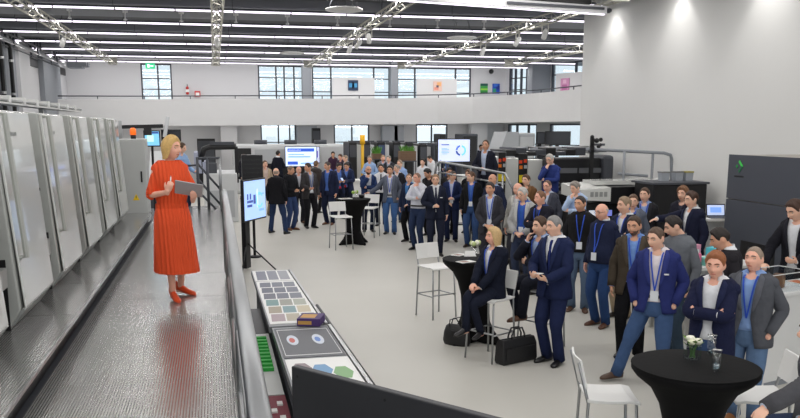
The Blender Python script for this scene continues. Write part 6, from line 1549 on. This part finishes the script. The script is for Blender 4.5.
person('bald man in a black blazer and jeans walking away', 276, 167.5, 1.78, face=165, head=(10, 4), tcol=(30, 30, 34), shirt=(60, 60, 64), legs=(44, 58, 90), shoes=(24, 22, 22), hair='fringe', hcol=(170, 150, 136), arms=('down', 'down'), feet=((-.26, .10, 0, -20), (.22, -.12, 0, -15)), tier=1, wide=1.06)
person('man in a beige suit behind the walking black blazer', 265, 160.3, 1.80, face=14, head=(2, 6), tcol=(168, 150, 128), shirt=(210, 190, 180), legs=(150, 134, 112), shoes=(60, 46, 36), hcol=(92, 68, 52), hth=.016, tier=1, opening='open')

# ---- further back
far = [
    ('man in a dark coat standing far left by the delivery machine', 243.5, 154, 1.80, 60, (30, 0), 'jacket', (34, 34, 40), (80, 80, 86), BLK, BR),
    ('man in a dark suit facing the wide control screen', 278, 150.5, 1.9, 150, (0, 0), 'jacket', (30, 32, 42), WHT, DNAVY, DK),
    ('man in a blue jacket leftmost of the far group', 322.5, 149, 1.85, 20, (10, 10), 'jacket', (52, 74, 128), (60, 70, 100), BLK, DK),
    ('man in a dark navy jacket, tallest of the far group', 327.5, 147, 1.88, -10, (0, 4), 'jacket', (40, 46, 70), (110, 120, 160), BLK, DK),
    ('man in a plum shirt in the middle of the far group', 333, 151.5, 1.82, 24, (-20, 14), 'shirt', (60, 44, 62), (72, 50, 70), BLK, DK),
    ('dark-haired man in a purple-grey jacket behind the phone pair', 340, 154, 1.80, -30, (-10, 10), 'jacket', (66, 54, 66), (90, 70, 90), BLK, BR),
    ('grey-haired man in a dark suit rightmost of the far group', 345, 155.2, 1.80, -40, (-20, 6), 'jacket', (40, 40, 46), (170, 170, 180), BLK, (150, 130, 110)),
    ('grey-haired man in a light blue shirt at the white counter', 369.5, 155.6, 1.82, -4, (-4, 10), 'shirt', (150, 176, 214), (150, 176, 214), DJEANS, (140, 132, 124)),
    ('man in a dark suit bending over the far white counter', 365, 147.6, 1.85, 10, (30, 20), 'jacket', (42, 48, 70), (180, 190, 210), BLK, BR),
    ('person in a dark jacket over green beside the bright green plant', 385.5, 145.8, 1.86, 30, (20, 10), 'jacket', (44, 46, 54), (90, 170, 70), BLK, BR),
    ('bald man at the far press units near the wooden planter', 394, 148.2, 1.89, -30, (-20, 4), 'jacket', (60, 60, 66), (200, 200, 205), BLK, None),
    ('fair-haired man in a grey jacket behind the tie-wearing man', 383, 155, 1.80, 10, (0, 4), 'jacket', (120, 120, 124), (170, 180, 200), BLK, (170, 140, 110)),
    ('grey-haired man in a dark jacket behind the tie-wearing man', 388.5, 155.5, 1.80, -14, (-16, 4), 'jacket', (52, 54, 60), (160, 170, 190), BLK, (140, 134, 126)),
    ('dark-haired person in a black coat left of the lilac screen', 440.5, 146.8, 1.82, -50, (-20, 10), 'jacket', (36, 36, 40), (60, 60, 64), BLK, DK),
    ('dark-haired person in a white top bowing behind the bowed man', 428.5, 155.8, 1.78, -40, (-30, 26), 'shirt', (222, 224, 228), (222, 224, 228), BLK, DK),
    ('man in a navy suit just right of the lilac screen', 473, 140.8, 1.90, -20, (0, 0), 'jacket', (40, 46, 70), (190, 200, 220), BLK, BR),
    ('man in a dark suit second from the lilac screen', 480.5, 142.2, 1.86, 20, (10, 4), 'jacket', (36, 38, 50), (190, 200, 220), BLK, DK),
    ('man in a blue suit far behind the platform speaker', 493.5, 138.8, 1.94, -10, (0, 0), 'jacket', (40, 52, 92), (200, 210, 230), BLK, BR),
    ('grey-haired man far behind the first white press panel', 501.5, 144, 1.84, -30, (-10, 4), 'jacket', (70, 80, 110), (200, 205, 220), BLK, (150, 140, 130)),
]
for i, (lab, u_, v_, H_, fc, hd_, tp, tc_, sh_, lg_, hc_) in enumerate(far):
    ar = (('down', 'down'), ('fore', 'down'), ('waist', 'waist'), ('phone', 'down'), ('down', 'pocket'))[i % 5]
    far_ps = None
    p = at_z(u_, v_, H_)
    if p.y > 40.5:
        # keep the far figures under the gallery, in front of the back wall
        far_ps = posY(u_, 39.0 + (i % 3) * .5)
        H_ = min(2.0, at_y(u_, v_, far_ps[1]).z)
    person(lab, u_, v_, H_, face=fc, head=hd_, top=tp, tcol=tc_, shirt=sh_, legs=lg_, hair='fringe' if hc_ is None else 'short', hcol=hc_ or (120, 96, 80), hth=.018, arms=ar, tier=2, skin=('light', 'tan', 'pink')[i % 3], pos=far_ps)
person('person in a light blue shirt behind the speaker', 179, 149, 1.78, face=40, head=(30, 10), top='shirt', shirt=(150, 180, 220), legs=DJEANS, hcol=BR, tier=2, pos=posY(180, 20.3), arms=('fore', 'fore'), zb=.70)
